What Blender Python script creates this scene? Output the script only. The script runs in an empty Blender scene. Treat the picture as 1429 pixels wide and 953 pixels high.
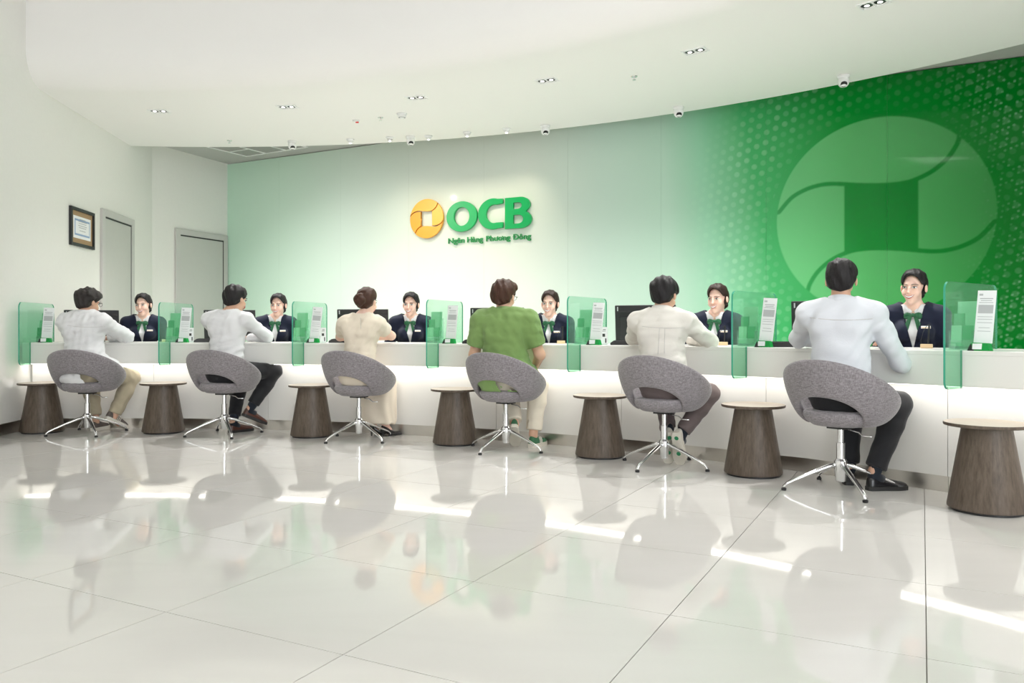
import bpy, bmesh, math, random
import numpy as np
from mathutils import Vector, Matrix
random.seed(7); rng = np.random.default_rng(7)
SC = bpy.context.scene
COL = SC.collection
PI = math.pi
R = math.radians

# ------------------------------------------------------------------ camera
F_PX, HORIZON, CAM_H = 1100.0, 462.0, 1.0
cam_d = bpy.data.cameras.new('camera'); cam = bpy.data.objects.new('camera', cam_d); COL.objects.link(cam)
cam.location = (0, 0, CAM_H); cam.rotation_euler = (R(90), 0, 0)
cam_d.sensor_width = 36; cam_d.lens = 36 * F_PX / 1429
cam_d.shift_y = -(476.5 - HORIZON) / 1429
cam_d.clip_start = 0.05
SC.camera = cam

# ------------------------------------------------------------------ world, exposure
w = bpy.data.worlds.new('world'); SC.world = w; w.use_nodes = True
w.node_tree.nodes['Background'].inputs[0].default_value = (0.93, 0.97, 1.0, 1)
w.node_tree.nodes['Background'].inputs[1].default_value = 4.2
vs = SC.view_settings
vs.view_transform = 'Standard'; vs.look = 'None'; vs.gamma = 1.0; vs.use_curve_mapping = False
vs.exposure = 0.55
SC.cycles.max_bounces = 10; SC.cycles.diffuse_bounces = 5; SC.cycles.glossy_bounces = 4
SC.cycles.transparent_max_bounces = 16; SC.cycles.sample_clamp_indirect = 6.0
SC.cycles.caustics_reflective = False; SC.cycles.caustics_refractive = False

FILL_PANEL = 2.7      # added fill panels under the lobby ceiling (emission)
SPOT_DOWN = 205.0       # recessed downlights (W)
SPOT_LOGO = 18.0      # wall washers (W)
LED_GLOW = 2.8        # strip under the counter apron

# ------------------------------------------------------------------ plan of the room
CX, CY = -4.04, -0.464                    # centre of the arc that counter, soffit and seats follow
WO = Vector((-4.72, 13.09, 0))            # corner of side wall and glass wall
WD = Vector((0.887, -0.4616, 0)).normalized()
WN = Vector((WD.y, -WD.x, 0)).normalized()                                  # towards the lobby
def arc(r, phi, z=0.0):
    return Vector((CX + r * math.sin(phi), CY + r * math.cos(phi), z))
def phi_at(px, r):
    """angle on the arc of radius r that stands behind image column px"""
    k = (px - 714.5) / F_PX
    a = 1 + k * k; b = 2 * (-CX * k - CY); c = CX * CX + CY * CY - r * r
    Y = (-b + math.sqrt(b * b - 4 * a * c)) / (2 * a)
    return math.atan2(k * Y - CX, Y - CY)
def wall_s(px):
    k = (px - 714.5) / F_PX
    return (WO.y * k - WO.x) / (WD.x - WD.y * k)
def wall_z(px, py):
    s = wall_s(px)
    return CAM_H + (HORIZON - py) * (WO.y + WD.y * s) / F_PX
def ceil_pt(px, py, h):
    Y = F_PX * (h - CAM_H) / (HORIZON - py)
    return Vector(((px - 714.5) / F_PX * Y, Y, h))
H_SOFFIT, H_UPPER, H_LOBBY = 3.54, 3.775, 5.6
R_FASCIA, R_SOFFIT = 8.52, 11.34
R_APRON, R_PANEL, R_BACK = 8.40, 8.60, 9.18
Z_TOP, Z_APRON = 0.885, 0.672

# ------------------------------------------------------------------ helpers
def link(o, parent=None):
    COL.objects.link(o)
    if parent is not None: o.parent = parent
    return o
def mesh_of(verts, faces, smooth=False):
    m = bpy.data.meshes.new('mesh')
    m.from_pydata([tuple(v) for v in verts], [], faces)
    m.validate(); m.update()
    if smooth: m.polygons.foreach_set('use_smooth', [True] * len(m.polygons))
    return m
def ob(name, vf, mat, parent=None, smooth=False, loc=None, rot=None):
    m = vf if isinstance(vf, bpy.types.Mesh) else mesh_of(vf[0], vf[1], smooth)
    m.name = name
    if mat is not None and len(m.materials) == 0: m.materials.append(mat)
    o = bpy.data.objects.new(name, m)
    if loc is not None: o.location = loc
    if rot is not None: o.rotation_euler = rot
    return link(o, parent)
def empty(name, loc=(0, 0, 0), rz=0.0):
    o = bpy.data.objects.new(name, None); o.empty_display_size = 0.1
    o.location = loc; o.rotation_euler = (0, 0, rz)
    return link(o)
def tag(o, label, cat, group=None):
    o['label'] = label; o['category'] = cat
    if group: o['group'] = group
    return o
def struct(o, label=None):
    o['kind'] = 'structure'
    if label: o['label'] = label
    return o
def copy_tree(o, parent=None):
    c = o.copy(); link(c); c.parent = parent
    for ch in list(o.children): copy_tree(ch, c)
    return c
def bevel(o, width=0.004, seg=2):
    m = o.modifiers.new('bevel', 'BEVEL'); m.width = width; m.segments = seg; m.limit_method = 'ANGLE'; m.angle_limit = R(40)
    return o
def subsurf(o, n=1):
    m = o.modifiers.new('sub', 'SUBSURF'); m.levels = n; m.render_levels = n
    return o
def join(*parts):
    V, F = [], []
    for v, f in parts:
        n = len(V); V += [tuple(p) for p in v]; F += [tuple(i + n for i in q) for q in f]
    return V, F
def xf(vf, M):
    return [tuple(M @ Vector(p)) for p in vf[0]], vf[1]
def move(vf, d): return [tuple(Vector(p) + Vector(d)) for p in vf[0]], vf[1]
def box(c, s):
    x, y, z = c; a, b, d = s[0] / 2, s[1] / 2, s[2] / 2
    v = [(x + i * a, y + j * b, z + k * d) for k in (-1, 1) for j in (-1, 1) for i in (-1, 1)]
    return v, [(0, 2, 3, 1), (4, 5, 7, 6), (0, 1, 5, 4), (2, 6, 7, 3), (0, 4, 6, 2), (1, 3, 7, 5)]
def lathe(prof, n=24, cap=True):
    """prof: (r, z) from bottom to top"""
    V, F = [], []
    for r, z in prof:
        for i in range(n):
            a = 2 * PI * i / n; V.append((r * math.cos(a), r * math.sin(a), z))
    for j in range(len(prof) - 1):
        for i in range(n):
            k = (i + 1) % n; F.append((j * n + i, j * n + k, (j + 1) * n + k, (j + 1) * n + i))
    if cap:
        F.append(tuple(range(n - 1, -1, -1))); F.append(tuple(range((len(prof) - 1) * n, len(prof) * n)))
    return V, F
def tube(pts, rad, n=8, flat=1.0):
    """round tube along pts; rad a number or one per point"""
    pts = [Vector(p) for p in pts]
    rad = [rad] * len(pts) if not isinstance(rad, (list, tuple)) else rad
    V, F = [], []
    up0 = None
    for i, p in enumerate(pts):
        t = (pts[min(i + 1, len(pts) - 1)] - pts[max(i - 1, 0)]).normalized()
        if up0 is None:
            up0 = Vector((0, 0, 1)) if abs(t.z) < 0.9 else Vector((0, 1, 0))
        a = t.cross(up0).normalized(); b = a.cross(t).normalized(); up0 = b
        for k in range(n):
            g = 2 * PI * k / n
            V.append(p + (a * math.cos(g) + b * math.sin(g) * flat) * rad[i])
    for i in range(len(pts) - 1):
        for k in range(n):
            q = (k + 1) % n; F.append((i * n + k, i * n + q, (i + 1) * n + q, (i + 1) * n + k))
    F.append(tuple(range(n - 1, -1, -1))); F.append(tuple(range((len(pts) - 1) * n, len(pts) * n)))
    return V, F
def prism(poly, d0, d1):
    """poly of (x, z) extruded along y from d0 to d1"""
    n = len(poly)
    V = [(x, d0, z) for x, z in poly] + [(x, d1, z) for x, z in poly]
    F = [tuple(range(n)), tuple(range(2 * n - 1, n - 1, -1))] + [(i, n + i, n + (i + 1) % n, (i + 1) % n) for i in range(n)]
    return V, F
def rounded(x0, x1, z0, z1, r, n=6):
    P = []
    for cx, cz, a0 in ((x1 - r, z0 + r, -90), (x1 - r, z1 - r, 0), (x0 + r, z1 - r, 90), (x0 + r, z0 + r, 180)):
        for i in range(n + 1):
            a = R(a0 + 90 * i / n); P.append((cx + r * math.cos(a), cz + r * math.sin(a)))
    return P
def arc_sweep(prof, p0, p1, n, closed=True):
    """closed profile of (r, z) swept about the arc centre from angle p0 to p1"""
    m = len(prof); V, F = [], []
    for i in range(n + 1):
        ph = p0 + (p1 - p0) * i / n
        for r, z in prof: V.append(arc(r, ph, z))
    for i in range(n):
        for j in range(m if closed else m - 1):
            k = (j + 1) % m; F.append((i * m + j, (i + 1) * m + j, (i + 1) * m + k, i * m + k))
    if closed:
        F.append(tuple(range(m))); F.append(tuple(n * m + j for j in range(m - 1, -1, -1)))
    return V, F
def fixnormals(o):
    bm = bmesh.new(); bm.from_mesh(o.data); bmesh.ops.recalc_face_normals(bm, faces=bm.faces[:]); bm.to_mesh(o.data); bm.free()
    return o

# ------------------------------------------------------------------ materials
def mat(name, col, rough=0.5, metal=0.0, spec=0.5, coat=0.0, bump=0.0, bscale=200.0, vary=0.0, vscale=5.0, emit=None, stretch=None, sheen=0.0):
    m = bpy.data.materials.new(name); m.use_nodes = True
    nt = m.node_tree; N, L = nt.nodes, nt.links
    b = N['Principled BSDF']
    b.inputs['Base Color'].default_value = (*col, 1); b.inputs['Roughness'].default_value = rough
    b.inputs['Metallic'].default_value = metal; b.inputs['Specular IOR Level'].default_value = spec
    b.inputs['Coat Weight'].default_value = coat; b.inputs['Coat Roughness'].default_value = 0.02
    if sheen: b.inputs['Sheen Weight'].default_value = sheen; b.inputs['Sheen Roughness'].default_value = 0.5
    if emit:
        b.inputs['Emission Color'].default_value = (*emit[0], 1); b.inputs['Emission Strength'].default_value = emit[1]
    src = None
    if bump or vary:
        tc = N.new('ShaderNodeTexCoord'); src = tc.outputs['Object']
        if stretch:
            mp = N.new('ShaderNodeMapping'); mp.inputs['Scale'].default_value = stretch
            L.new(src, mp.inputs[0]); src = mp.outputs[0]
    if vary:
        nz = N.new('ShaderNodeTexNoise'); nz.inputs['Scale'].default_value = vscale; nz.inputs['Detail'].default_value = 4
        L.new(src, nz.inputs['Vector'])
        mx = N.new('ShaderNodeMix'); mx.data_type = 'RGBA'
        mx.inputs[6].default_value = (*[c * (1 - vary) for c in col], 1)
        mx.inputs[7].default_value = (*[min(1, c * (1 + vary)) for c in col], 1)
        L.new(nz.outputs['Fac'], mx.inputs[0]); L.new(mx.outputs[2], b.inputs['Base Color'])
    if bump:
        nb = N.new('ShaderNodeTexNoise'); nb.inputs['Scale'].default_value = bscale; nb.inputs['Detail'].default_value = 3
        L.new(src, nb.inputs['Vector'])
        bp = N.new('ShaderNodeBump'); bp.inputs['Strength'].default_value = bump; bp.inputs['Distance'].default_value = 0.01
        L.new(nb.outputs['Fac'], bp.inputs['Height']); L.new(bp.outputs[0], b.inputs['Normal'])
    return m
M = {}
M['wall'] = mat('textured_wall_covering', (0.83, 0.82, 0.785), 0.75, bump=0.08, bscale=60, vary=0.02, vscale=30)
M['white'] = mat('white_plaster', (0.92, 0.905, 0.885), 0.8)
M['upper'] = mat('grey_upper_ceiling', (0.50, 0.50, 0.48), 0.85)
M['lobby'] = mat('lobby_ceiling', (0.8, 0.8, 0.8), 0.85)
M['rear'] = mat('lobby_rear_wall', (0.62, 0.62, 0.60), 0.7)
M['door'] = mat('grey_door_laminate', (0.56, 0.56, 0.53), 0.55, vary=0.02, vscale=12)
M['door_frame'] = mat('grey_door_frame', (0.57, 0.56, 0.54), 0.45)
M['steel'] = mat('brushed_steel', (0.62, 0.59, 0.55), 0.28, 1.0, vary=0.05, vscale=3)
M['chrome'] = mat('polished_aluminium', (0.80, 0.80, 0.81), 0.14, 1.0)
M['counter'] = mat('white_solid_surface', (0.82, 0.81, 0.785), 0.25, vary=0.01, vscale=3)
M['led'] = mat('led_diffuser', (1, 1, 1), 0.6, emit=((1.0, 0.965, 0.90), LED_GLOW))
M['grout'] = mat('dark_grout', (0.20, 0.19, 0.17), 0.8)
M['black'] = mat('black_plastic', (0.018, 0.018, 0.02), 0.45)
M['black_gloss'] = mat('black_gloss', (0.01, 0.01, 0.012), 0.12)
M['trim'] = mat('white_trim', (0.88, 0.88, 0.88), 0.4)
M['paper'] = mat('white_paper', (0.88, 0.88, 0.90), 0.7)
M['ink'] = mat('grey_print', (0.50, 0.50, 0.52), 0.8)
M['ink_dark'] = mat('black_print', (0.04, 0.04, 0.04), 0.8)
M['green_card'] = mat('green_printed_card', (0.0, 0.30, 0.05), 0.35)
M['gold'] = mat('gold_plate', (0.80, 0.58, 0.36), 0.35, 0.6)
M['red'] = mat('red_plastic', (0.65, 0.04, 0.03), 0.4)

def floor_mat():
    m = mat('polished_porcelain', (0.80, 0.79, 0.745), 0.045, spec=0.55)
    nt = m.node_tree; N, L = nt.nodes, nt.links; b = N['Principled BSDF']
    g = N.new('ShaderNodeNewGeometry')
    mp = N.new('ShaderNodeMapping'); mp.inputs['Scale'].default_value = (0.5, 2.2, 1); mp.inputs['Rotation'].default_value = (0, 0, R(40))
    L.new(g.outputs['Position'], mp.inputs[0])
    nz = N.new('ShaderNodeTexNoise'); nz.inputs['Scale'].default_value = 2.0; nz.inputs['Detail'].default_value = 5; nz.inputs['Distortion'].default_value = 1.2
    L.new(mp.outputs[0], nz.inputs['Vector'])
    mx = N.new('ShaderNodeMix'); mx.data_type = 'RGBA'
    mx.inputs[6].default_value = (0.635, 0.62, 0.59, 1); mx.inputs[7].default_value = (0.695, 0.68, 0.65, 1)
    L.new(nz.outputs['Fac'], mx.inputs[0]); L.new(mx.outputs[2], b.inputs['Base Color'])
    return m
M['floor'] = floor_mat()

def wood_mat():
    m = mat('dark_oak_veneer', (0.12, 0.09, 0.07), 0.42, spec=0.4)
    nt = m.node_tree; N, L = nt.nodes, nt.links; b = N['Principled BSDF']
    tc = N.new('ShaderNodeTexCoord'); mp = N.new('ShaderNodeMapping'); mp.inputs['Scale'].default_value = (26, 26, 1.6)
    L.new(tc.outputs['Object'], mp.inputs[0])
    nz = N.new('ShaderNodeTexNoise'); nz.inputs['Scale'].default_value = 2.2; nz.inputs['Detail'].default_value = 6; nz.inputs['Roughness'].default_value = 0.7
    L.new(mp.outputs[0], nz.inputs['Vector'])
    cr = N.new('ShaderNodeValToRGB')
    cr.color_ramp.elements[0].position = 0.30; cr.color_ramp.elements[0].color = (0.060, 0.043, 0.031, 1)
    cr.color_ramp.elements[1].position = 0.72; cr.color_ramp.elements[1].color = (0.155, 0.120, 0.092, 1)
    L.new(nz.outputs['Fac'], cr.inputs[0]); L.new(cr.outputs[0], b.inputs['Base Color'])
    return m
M['wood'] = wood_mat()
M['wood_top'] = mat('oak_table_top', (0.40, 0.33, 0.26), 0.35, vary=0.15, vscale=3, stretch=(2, 30, 1))

def fabric_mat():
    m = mat('grey_woven_upholstery', (0.30, 0.285, 0.30), 0.9, spec=0.2, sheen=0.25)
    nt = m.node_tree; N, L = nt.nodes, nt.links; b = N['Principled BSDF']
    tc = N.new('ShaderNodeTexCoord')
    outs = []
    for sc in ((260, 260, 40), (40, 40, 260)):
        mp = N.new('ShaderNodeMapping'); mp.inputs['Scale'].default_value = sc
        L.new(tc.outputs['Object'], mp.inputs[0])
        nz = N.new('ShaderNodeTexNoise'); nz.inputs['Scale'].default_value = 1.0; nz.inputs['Detail'].default_value = 2
        L.new(mp.outputs[0], nz.inputs['Vector']); outs.append(nz.outputs['Fac'])
    ad = N.new('ShaderNodeMath'); ad.operation = 'ADD'; L.new(outs[0], ad.inputs[0]); L.new(outs[1], ad.inputs[1])
    ml = N.new('ShaderNodeMath'); ml.operation = 'MULTIPLY'; ml.inputs[1].default_value = 0.5; L.new(ad.outputs[0], ml.inputs[0])
    cr = N.new('ShaderNodeValToRGB')
    cr.color_ramp.elements[0].position = 0.36; cr.color_ramp.elements[0].color = (0.150, 0.135, 0.146, 1)
    cr.color_ramp.elements[1].position = 0.64; cr.color_ramp.elements[1].color = (0.325, 0.300, 0.318, 1)
    L.new(ml.outputs[0], cr.inputs[0]); L.new(cr.outputs[0], b.inputs['Base Color'])
    bp = N.new('ShaderNodeBump'); bp.inputs['Strength'].default_value = 0.25; bp.inputs['Distance'].default_value = 0.004
    L.new(ml.outputs[0], bp.inputs['Height']); L.new(bp.outputs[0], b.inputs['Normal'])
    return m
M['fabric'] = fabric_mat()

def screen_glass():
    """green tinted acrylic, printed film getting denser towards the bottom"""
    m = bpy.data.materials.new('green_tinted_glass'); m.use_nodes = True
    nt = m.node_tree; N, L = nt.nodes, nt.links
    for n in list(N): N.remove(n)
    out = N.new('ShaderNodeOutputMaterial')
    tc = N.new('ShaderNodeTexCoord'); sx = N.new('ShaderNodeSeparateXYZ'); L.new(tc.outputs['Object'], sx.inputs[0])
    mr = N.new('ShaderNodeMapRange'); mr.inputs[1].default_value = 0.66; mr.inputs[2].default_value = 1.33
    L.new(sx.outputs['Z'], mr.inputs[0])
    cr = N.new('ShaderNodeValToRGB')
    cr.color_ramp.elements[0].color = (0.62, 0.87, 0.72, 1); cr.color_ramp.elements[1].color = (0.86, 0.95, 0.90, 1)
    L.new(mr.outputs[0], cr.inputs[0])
    tr = N.new('ShaderNodeBsdfTransparent'); L.new(cr.outputs[0], tr.inputs[0])
    df = N.new('ShaderNodeBsdfDiffuse'); df.inputs[0].default_value = (0.30, 0.72, 0.50, 1)
    m1 = N.new('ShaderNodeMixShader'); m1.inputs[0].default_value = 0.09
    L.new(tr.outputs[0], m1.inputs[1]); L.new(df.outputs[0], m1.inputs[2])
    gl = N.new('ShaderNodeBsdfGlossy'); gl.inputs['Roughness'].default_value = 0.02
    fr = N.new('ShaderNodeFresnel'); fr.inputs[0].default_value = 1.35
    ge = N.new('ShaderNodeNewGeometry'); iv = N.new('ShaderNodeMath'); iv.operation = 'SUBTRACT'; iv.inputs[0].default_value = 1.0; L.new(ge.outputs['Backfacing'], iv.inputs[1])
    fm = N.new('ShaderNodeMath'); fm.operation = 'MULTIPLY'; L.new(fr.outputs[0], fm.inputs[0]); L.new(iv.outputs[0], fm.inputs[1])
    m2 = N.new('ShaderNodeMixShader'); L.new(fm.outputs[0], m2.inputs[0]); L.new(m1.outputs[0], m2.inputs[1]); L.new(gl.outputs[0], m2.inputs[2])
    L.new(m2.outputs[0], out.inputs[0])
    return m
M['screen'] = screen_glass()
M['screen_edge'] = mat('green_glass_edge', (0.05, 0.36, 0.24), 0.15)
def clear_tint(name, col, dif):
    m = bpy.data.materials.new(name); m.use_nodes = True
    nt = m.node_tree; N, L = nt.nodes, nt.links
    for n in list(N): N.remove(n)
    out = N.new('ShaderNodeOutputMaterial')
    tr = N.new('ShaderNodeBsdfTransparent'); tr.inputs[0].default_value = (*col, 1)
    df = N.new('ShaderNodeBsdfPrincipled'); df.inputs['Base Color'].default_value = (*col, 1); df.inputs['Roughness'].default_value = 0.1
    m1 = N.new('ShaderNodeMixShader'); m1.inputs[0].default_value = dif
    L.new(tr.outputs[0], m1.inputs[1]); L.new(df.outputs[0], m1.inputs[2]); L.new(m1.outputs[0], out.inputs[0])
    return m
M['acrylic'] = clear_tint('clear_acrylic', (0.86, 0.93, 0.90), 0.15)
# ------------------------------------------------------------------ floor: square porcelain tiles parallel to the glass wall
TU, TV = WD.copy(), Vector((-WD.y, WD.x, 0))
TS, TU0, TV0 = 0.80, 0.012, 0.32
XL, YR = -3.4, -7.0
floor = struct(ob('floor', box((1.5, 3.0, -0.056), (15.6, 22.0, 0.10)), M['grout']), 'grout bed under the polished white floor tiles')
tile_me = None
far_v, far_f = [], []
def in_room(p):
    side = p.x - (-4.89 - 0.104 * (p.y - 7.53))
    return side > -0.7 and (p - WO).dot(WN) > -0.7 and p.y > YR and p.x < 9.0
def tile_box(): return box((0, 0, -0.003), (TS - 0.0035, TS - 0.0035, 0.006))
trot = math.atan2(TU.y, TU.x)
for i in range(-22, 16):
    for j in range(-14, 22):
        c = TU * (TU0 + (i + 0.5) * TS) + TV * (TV0 + (j + 0.5) * TS)
        if not in_room(c): continue
        vis = c.y > 1.4 and abs(c.x) < 0.66 * c.y + 0.9 and (c - Vector((CX, CY, 0))).length < 9.3
        if vis:
            if tile_me is None:
                tile_me = mesh_of(*tile_box()); tile_me.materials.append(M['floor'])
            o = bpy.data.objects.new('floor_tile', tile_me); o.location = c; o.rotation_euler = (0, 0, trot); link(o, floor)
        else:
            v, f = xf(tile_box(), Matrix.Translation(c) @ Matrix.Rotation(trot, 4, 'Z'))
            n = len(far_v); far_v += v; far_f += [tuple(k + n for k in q) for q in f]
o = ob('floor_tiles_beyond', (far_v, far_f), M['floor'], floor); o['kind'] = 'stuff'

# ------------------------------------------------------------------ walls
def wall_slab(name, a, b, h, t, m, side=1):
    a, b = Vector(a), Vector(b); d = (b - a).normalized(); n = Vector((-d.y, d.x, 0)) * t * side
    V = [a, b, b + n, a + n]; V = [Vector((p.x, p.y, 0)) for p in V] + [Vector((p.x, p.y, h)) for p in V]
    F = [(0, 1, 2, 3), (7, 6, 5, 4), (0, 4, 5, 1), (1, 5, 6, 2), (2, 6, 7, 3), (3, 7, 4, 0)]
    return struct(fixnormals(ob(name, (V, F), m)))
LW = lambda y: Vector((-4.89 - 0.104 * (y - 7.53), y, 0))
LF = LW(11.65)
wall_left = wall_slab('wall_left', LW(YR), LF, H_LOBBY, 0.15, M['wall'], 1)
wall_left['label'] = 'pale textured side wall with a grey door and a framed certificate'
wall_side = wall_slab('wall_left_rear', LF, WO, H_LOBBY, 0.15, M['wall'], 1)
wall_side['label'] = 'short pale wall section with a grey door beside the green glass'
S_END = 14.2
WE = WO + WD * S_END
wall_right = wall_slab('wall_right', WE, Vector((9.0, YR, 0)), H_LOBBY, 0.15, M['rear'], 1)
# rear wall of the lobby, behind the camera, with an unseen opening added to let world light in
rear_parts = []
for x0, x1, z0, z1 in ((-4, 1.0, 0, 5.6), (8.8, 9.2, 0, 5.6), (1.0, 8.8, 4.6, 5.6), (1.0, 8.8, 0, 0.12)):
    rear_parts.append(box(((x0 + x1) / 2, YR - 0.1, (z0 + z1) / 2), (x1 - x0, 0.2, z1 - z0)))
wall_rear = struct(ob('wall_rear', join(*rear_parts), M['rear']))
for n, (x0, x1) in enumerate(((1.0, 8.8),)):
    wn = struct(ob('added_window_%d' % (n + 1), join(*[box((x0 + (x1 - x0) * i / 4, YR - 0.08, 2.36), (0.07, 0.1, 4.48)) for i in range(5)],
                box(((x0 + x1) / 2, YR - 0.08, 2.5), (x1 - x0, 0.1, 0.07))), M['black']))

# wall behind the glass and the printed glass panels
back = struct(ob('wall_back', xf(box((S_END / 2, 0.10, 2.8), (S_END, 0.15, 5.6)), Matrix.Translation(WO) @ Matrix.Rotation(trot, 4, 'Z')), M['rear']),
              'wall faced with back printed glass, pale sage turning to deep green')
# --- emblem outline shared by the print and the sign (unit circle)
EMB_T = [(-.985, .13), (-.86, .27), (-.716, .348), (-.58, .383), (-.47, .389), (-.36, .378), (-.18, .352), (.025, .335), (.18, .338), (.296, .361), (.444, .43), (.568, .538), (.645, .66), (.668, .744)]
def smooth_line(P, n=6):
    P = [Vector((x, y, 0)) for x, y in P]; out = []
    for i in range(len(P) - 1):
        a, b, c, d = P[max(i - 1, 0)], P[i], P[i + 1], P[min(i + 2, len(P) - 1)]
        for k in range(n):
            t = k / n
            q = 0.5 * ((2 * b) + (c - a) * t + (2 * a - 5 * b + 4 * c - d) * t * t + (3 * b - a - 3 * c + d) * t ** 3)
            out.append((q.x, q.y))
    out.append((P[-1].x, P[-1].y)); return out
EMB_S = smooth_line(EMB_T)
def pip(x, y, poly):
    inside = np.zeros(x.shape, bool); n = len(poly)
    for i in range(n):
        x0, y0 = poly[i]; x1, y1 = poly[(i + 1) % n]
        c = ((y0 > y) != (y1 > y)) & (x < (x1 - x0) * (y - y0) / (y1 - y0 + 1e-12) + x0)
        inside ^= c
    return inside
def dline(x, y, P):
    d = np.full(x.shape, 9.0)
    for (ax, ay), (bx, by) in zip(P[:-1], P[1:]):
        t = np.clip(((x - ax) * (bx - ax) + (y - ay) * (by - ay)) / ((bx - ax) ** 2 + (by - ay) ** 2 + 1e-12), 0, 1)
        d = np.minimum(d, np.hypot(x - ax - t * (bx - ax), y - ay - t * (by - ay)))
    return d
a_end, a_start = math.atan2(EMB_T[-1][1], EMB_T[-1][0]), math.atan2(EMB_T[0][1], EMB_T[0][0])
def arc_pts(a0, a1, n=40): return [(math.cos(a0 + (a1 - a0) * i / n), math.sin(a0 + (a1 - a0) * i / n)) for i in range(n + 1)]
TOP_LOBE = EMB_S + arc_pts(a_end, a_start)[0:]
TOP_LOBE_X = EMB_S + [(EMB_S[-1][0] * 1.4, EMB_S[-1][1] * 1.4), (1.0, 2), (-2, 2), (EMB_S[0][0] * 1.5, EMB_S[0][1] * 1.5)]
BOT_LOBE = [(-x, -y) for x, y in TOP_LOBE]
S_EMB, Z_EMB, R_EMB = 9.83, 2.24, 1.085
def lin(c): return np.array([((v / 255) / 12.92 if v <= 10 else (((v / 255) + 0.055) / 1.055) ** 2.4) for v in c])
def print_colour(s, z):
    """the printed design, left and centre toned to offset the lamplight: pale sage running into deep green, halftone dots and the pinwheel coin"""
    S = np.array([0, 1.2, 2.6, 4.0, 5.6, 6.6, 7.5, 8.0, 8.6, 9.6, 11.0, 14.2])
    C = np.array([lin(c) for c in ((207, 240, 220), (213, 240, 222), (218, 234, 222), (218, 227, 217), (214, 223, 213), (194, 216, 203), (180, 211, 192), (146, 201, 168), (70, 170, 102), (6, 138, 48), (0, 108, 28), (0, 90, 20))])  # print tones, left end lightened and centre darkened to even out the lamplight
    sl = s + (z - 2.2) * 0.16 * np.clip((s - 6.8) / 1.2, 0, 1)
    col = np.stack([np.interp(sl, S, C[:, k]) for k in range(3)], -1)
    # halftone dots in a slanted grid, in the pale-to-green edge and at the far right
    def dots(pitch, rad, soft):
        u = (s * 0.94 + z * 0.34) / pitch; v = (z * 0.94 - s * 0.34) / pitch
        v2 = v; u2 = u + 0.5 * (np.floor(v2) % 2)
        du, dv = u2 - np.floor(u2) - 0.5, v2 - np.floor(v2) - 0.5
        return np.clip((rad - np.hypot(du, dv)) / soft, 0, 1), np.floor(u2), np.floor(v2)
    rr = np.hypot((s - S_EMB), (z - Z_EMB))
    dA, iu, iv = dots(0.105, 0.34, 0.10)
    wA = np.clip(1 - np.abs(rr - 1.62) / 0.62, 0, 1) * np.clip((s - 7.35) / 0.5, 0, 1) * (rr > R_EMB + 0.06) * (1 - .62 * np.clip((s - 8.7) / .9, 0, 1))
    hsh = np.abs(np.sin(iu * 12.9898 + iv * 78.233) * 43758.5453) % 1.0
    light = lin((176, 226, 190)); a = (dA * wA * 0.34 * (0.35 + 0.65 * hsh))[..., None]
    col = col * (1 - a) + light * a
    dB, iu, iv = dots(0.052, 0.28, 0.12)
    hsh = np.abs(np.sin(iu * 39.9 + iv * 11.3) * 24634.6345) % 1.0
    wB = np.clip((s - 10.2) / 0.8, 0, 1) * np.clip(1 - np.abs(rr - 1.65) / 0.75, 0, 1) * (hsh > 0.45)
    a = (dB * wB * 0.30 * hsh)[..., None]; col = col * (1 - a) + light * a
    # pinwheel coin
    x, y = (s - S_EMB) / R_EMB, (z - Z_EMB) / R_EMB
    aa = 0.012
    ins = np.clip((1 - np.hypot(x, y)) / aa, 0, 1)
    d1, d2 = dline(x, y, EMB_S), dline(-x, -y, EMB_S)
    sf = lambda d: np.clip(.5 - d / .014, 0, 1)
    top = sf(np.where(pip(x, y, TOP_LOBE_X), -d1, d1)); bot = sf(np.where(pip(-x, -y, TOP_LOBE_X), -d2, d2))
    gap = np.minimum(d1, d2); mid = (1 - top) * (1 - bot)
    sq = sf(np.abs(x) - 0.335) * (np.abs(y) < 0.42) * mid
    side = ins * mid * (1 - sq) * (1 - sf(gap - 0.042))
    lobe = np.maximum(top, bot) * ins
    fall = np.clip((0.9 - x * 0.55 - (-y) * 0.12) / 1.3, 0.25, 1)
    k = (np.maximum(lobe, side) * 0.36 * fall)[..., None]
    col = col * (1 - k) + lin((150, 224, 160)) * k
    dk = ((ins * np.maximum(sq, sf(gap - 0.042) * mid))[..., None]) * 0.30
    col = col * (1 - dk) + lin((0, 96, 26)) * dk
    return col
def printed_mat():
    m = mat('back_printed_glass', (0.5, 0.7, 0.6), 0.04, spec=0.22)
    N, L = m.node_tree.nodes, m.node_tree.links
    at = N.new('ShaderNodeAttribute'); at.attribute_name = 'print'
    L.new(at.outputs['Color'], N['Principled BSDF'].inputs['Base Color'])
    return m
M['printed'] = printed_mat()
edges = [0.004] + [6.146 - 1.25 * k for k in (4, 3, 2, 1, 0)] + [7.39, 8.632, 9.894, 11.15, 12.40, 13.65, S_END]
H_GL = 3.765
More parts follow.
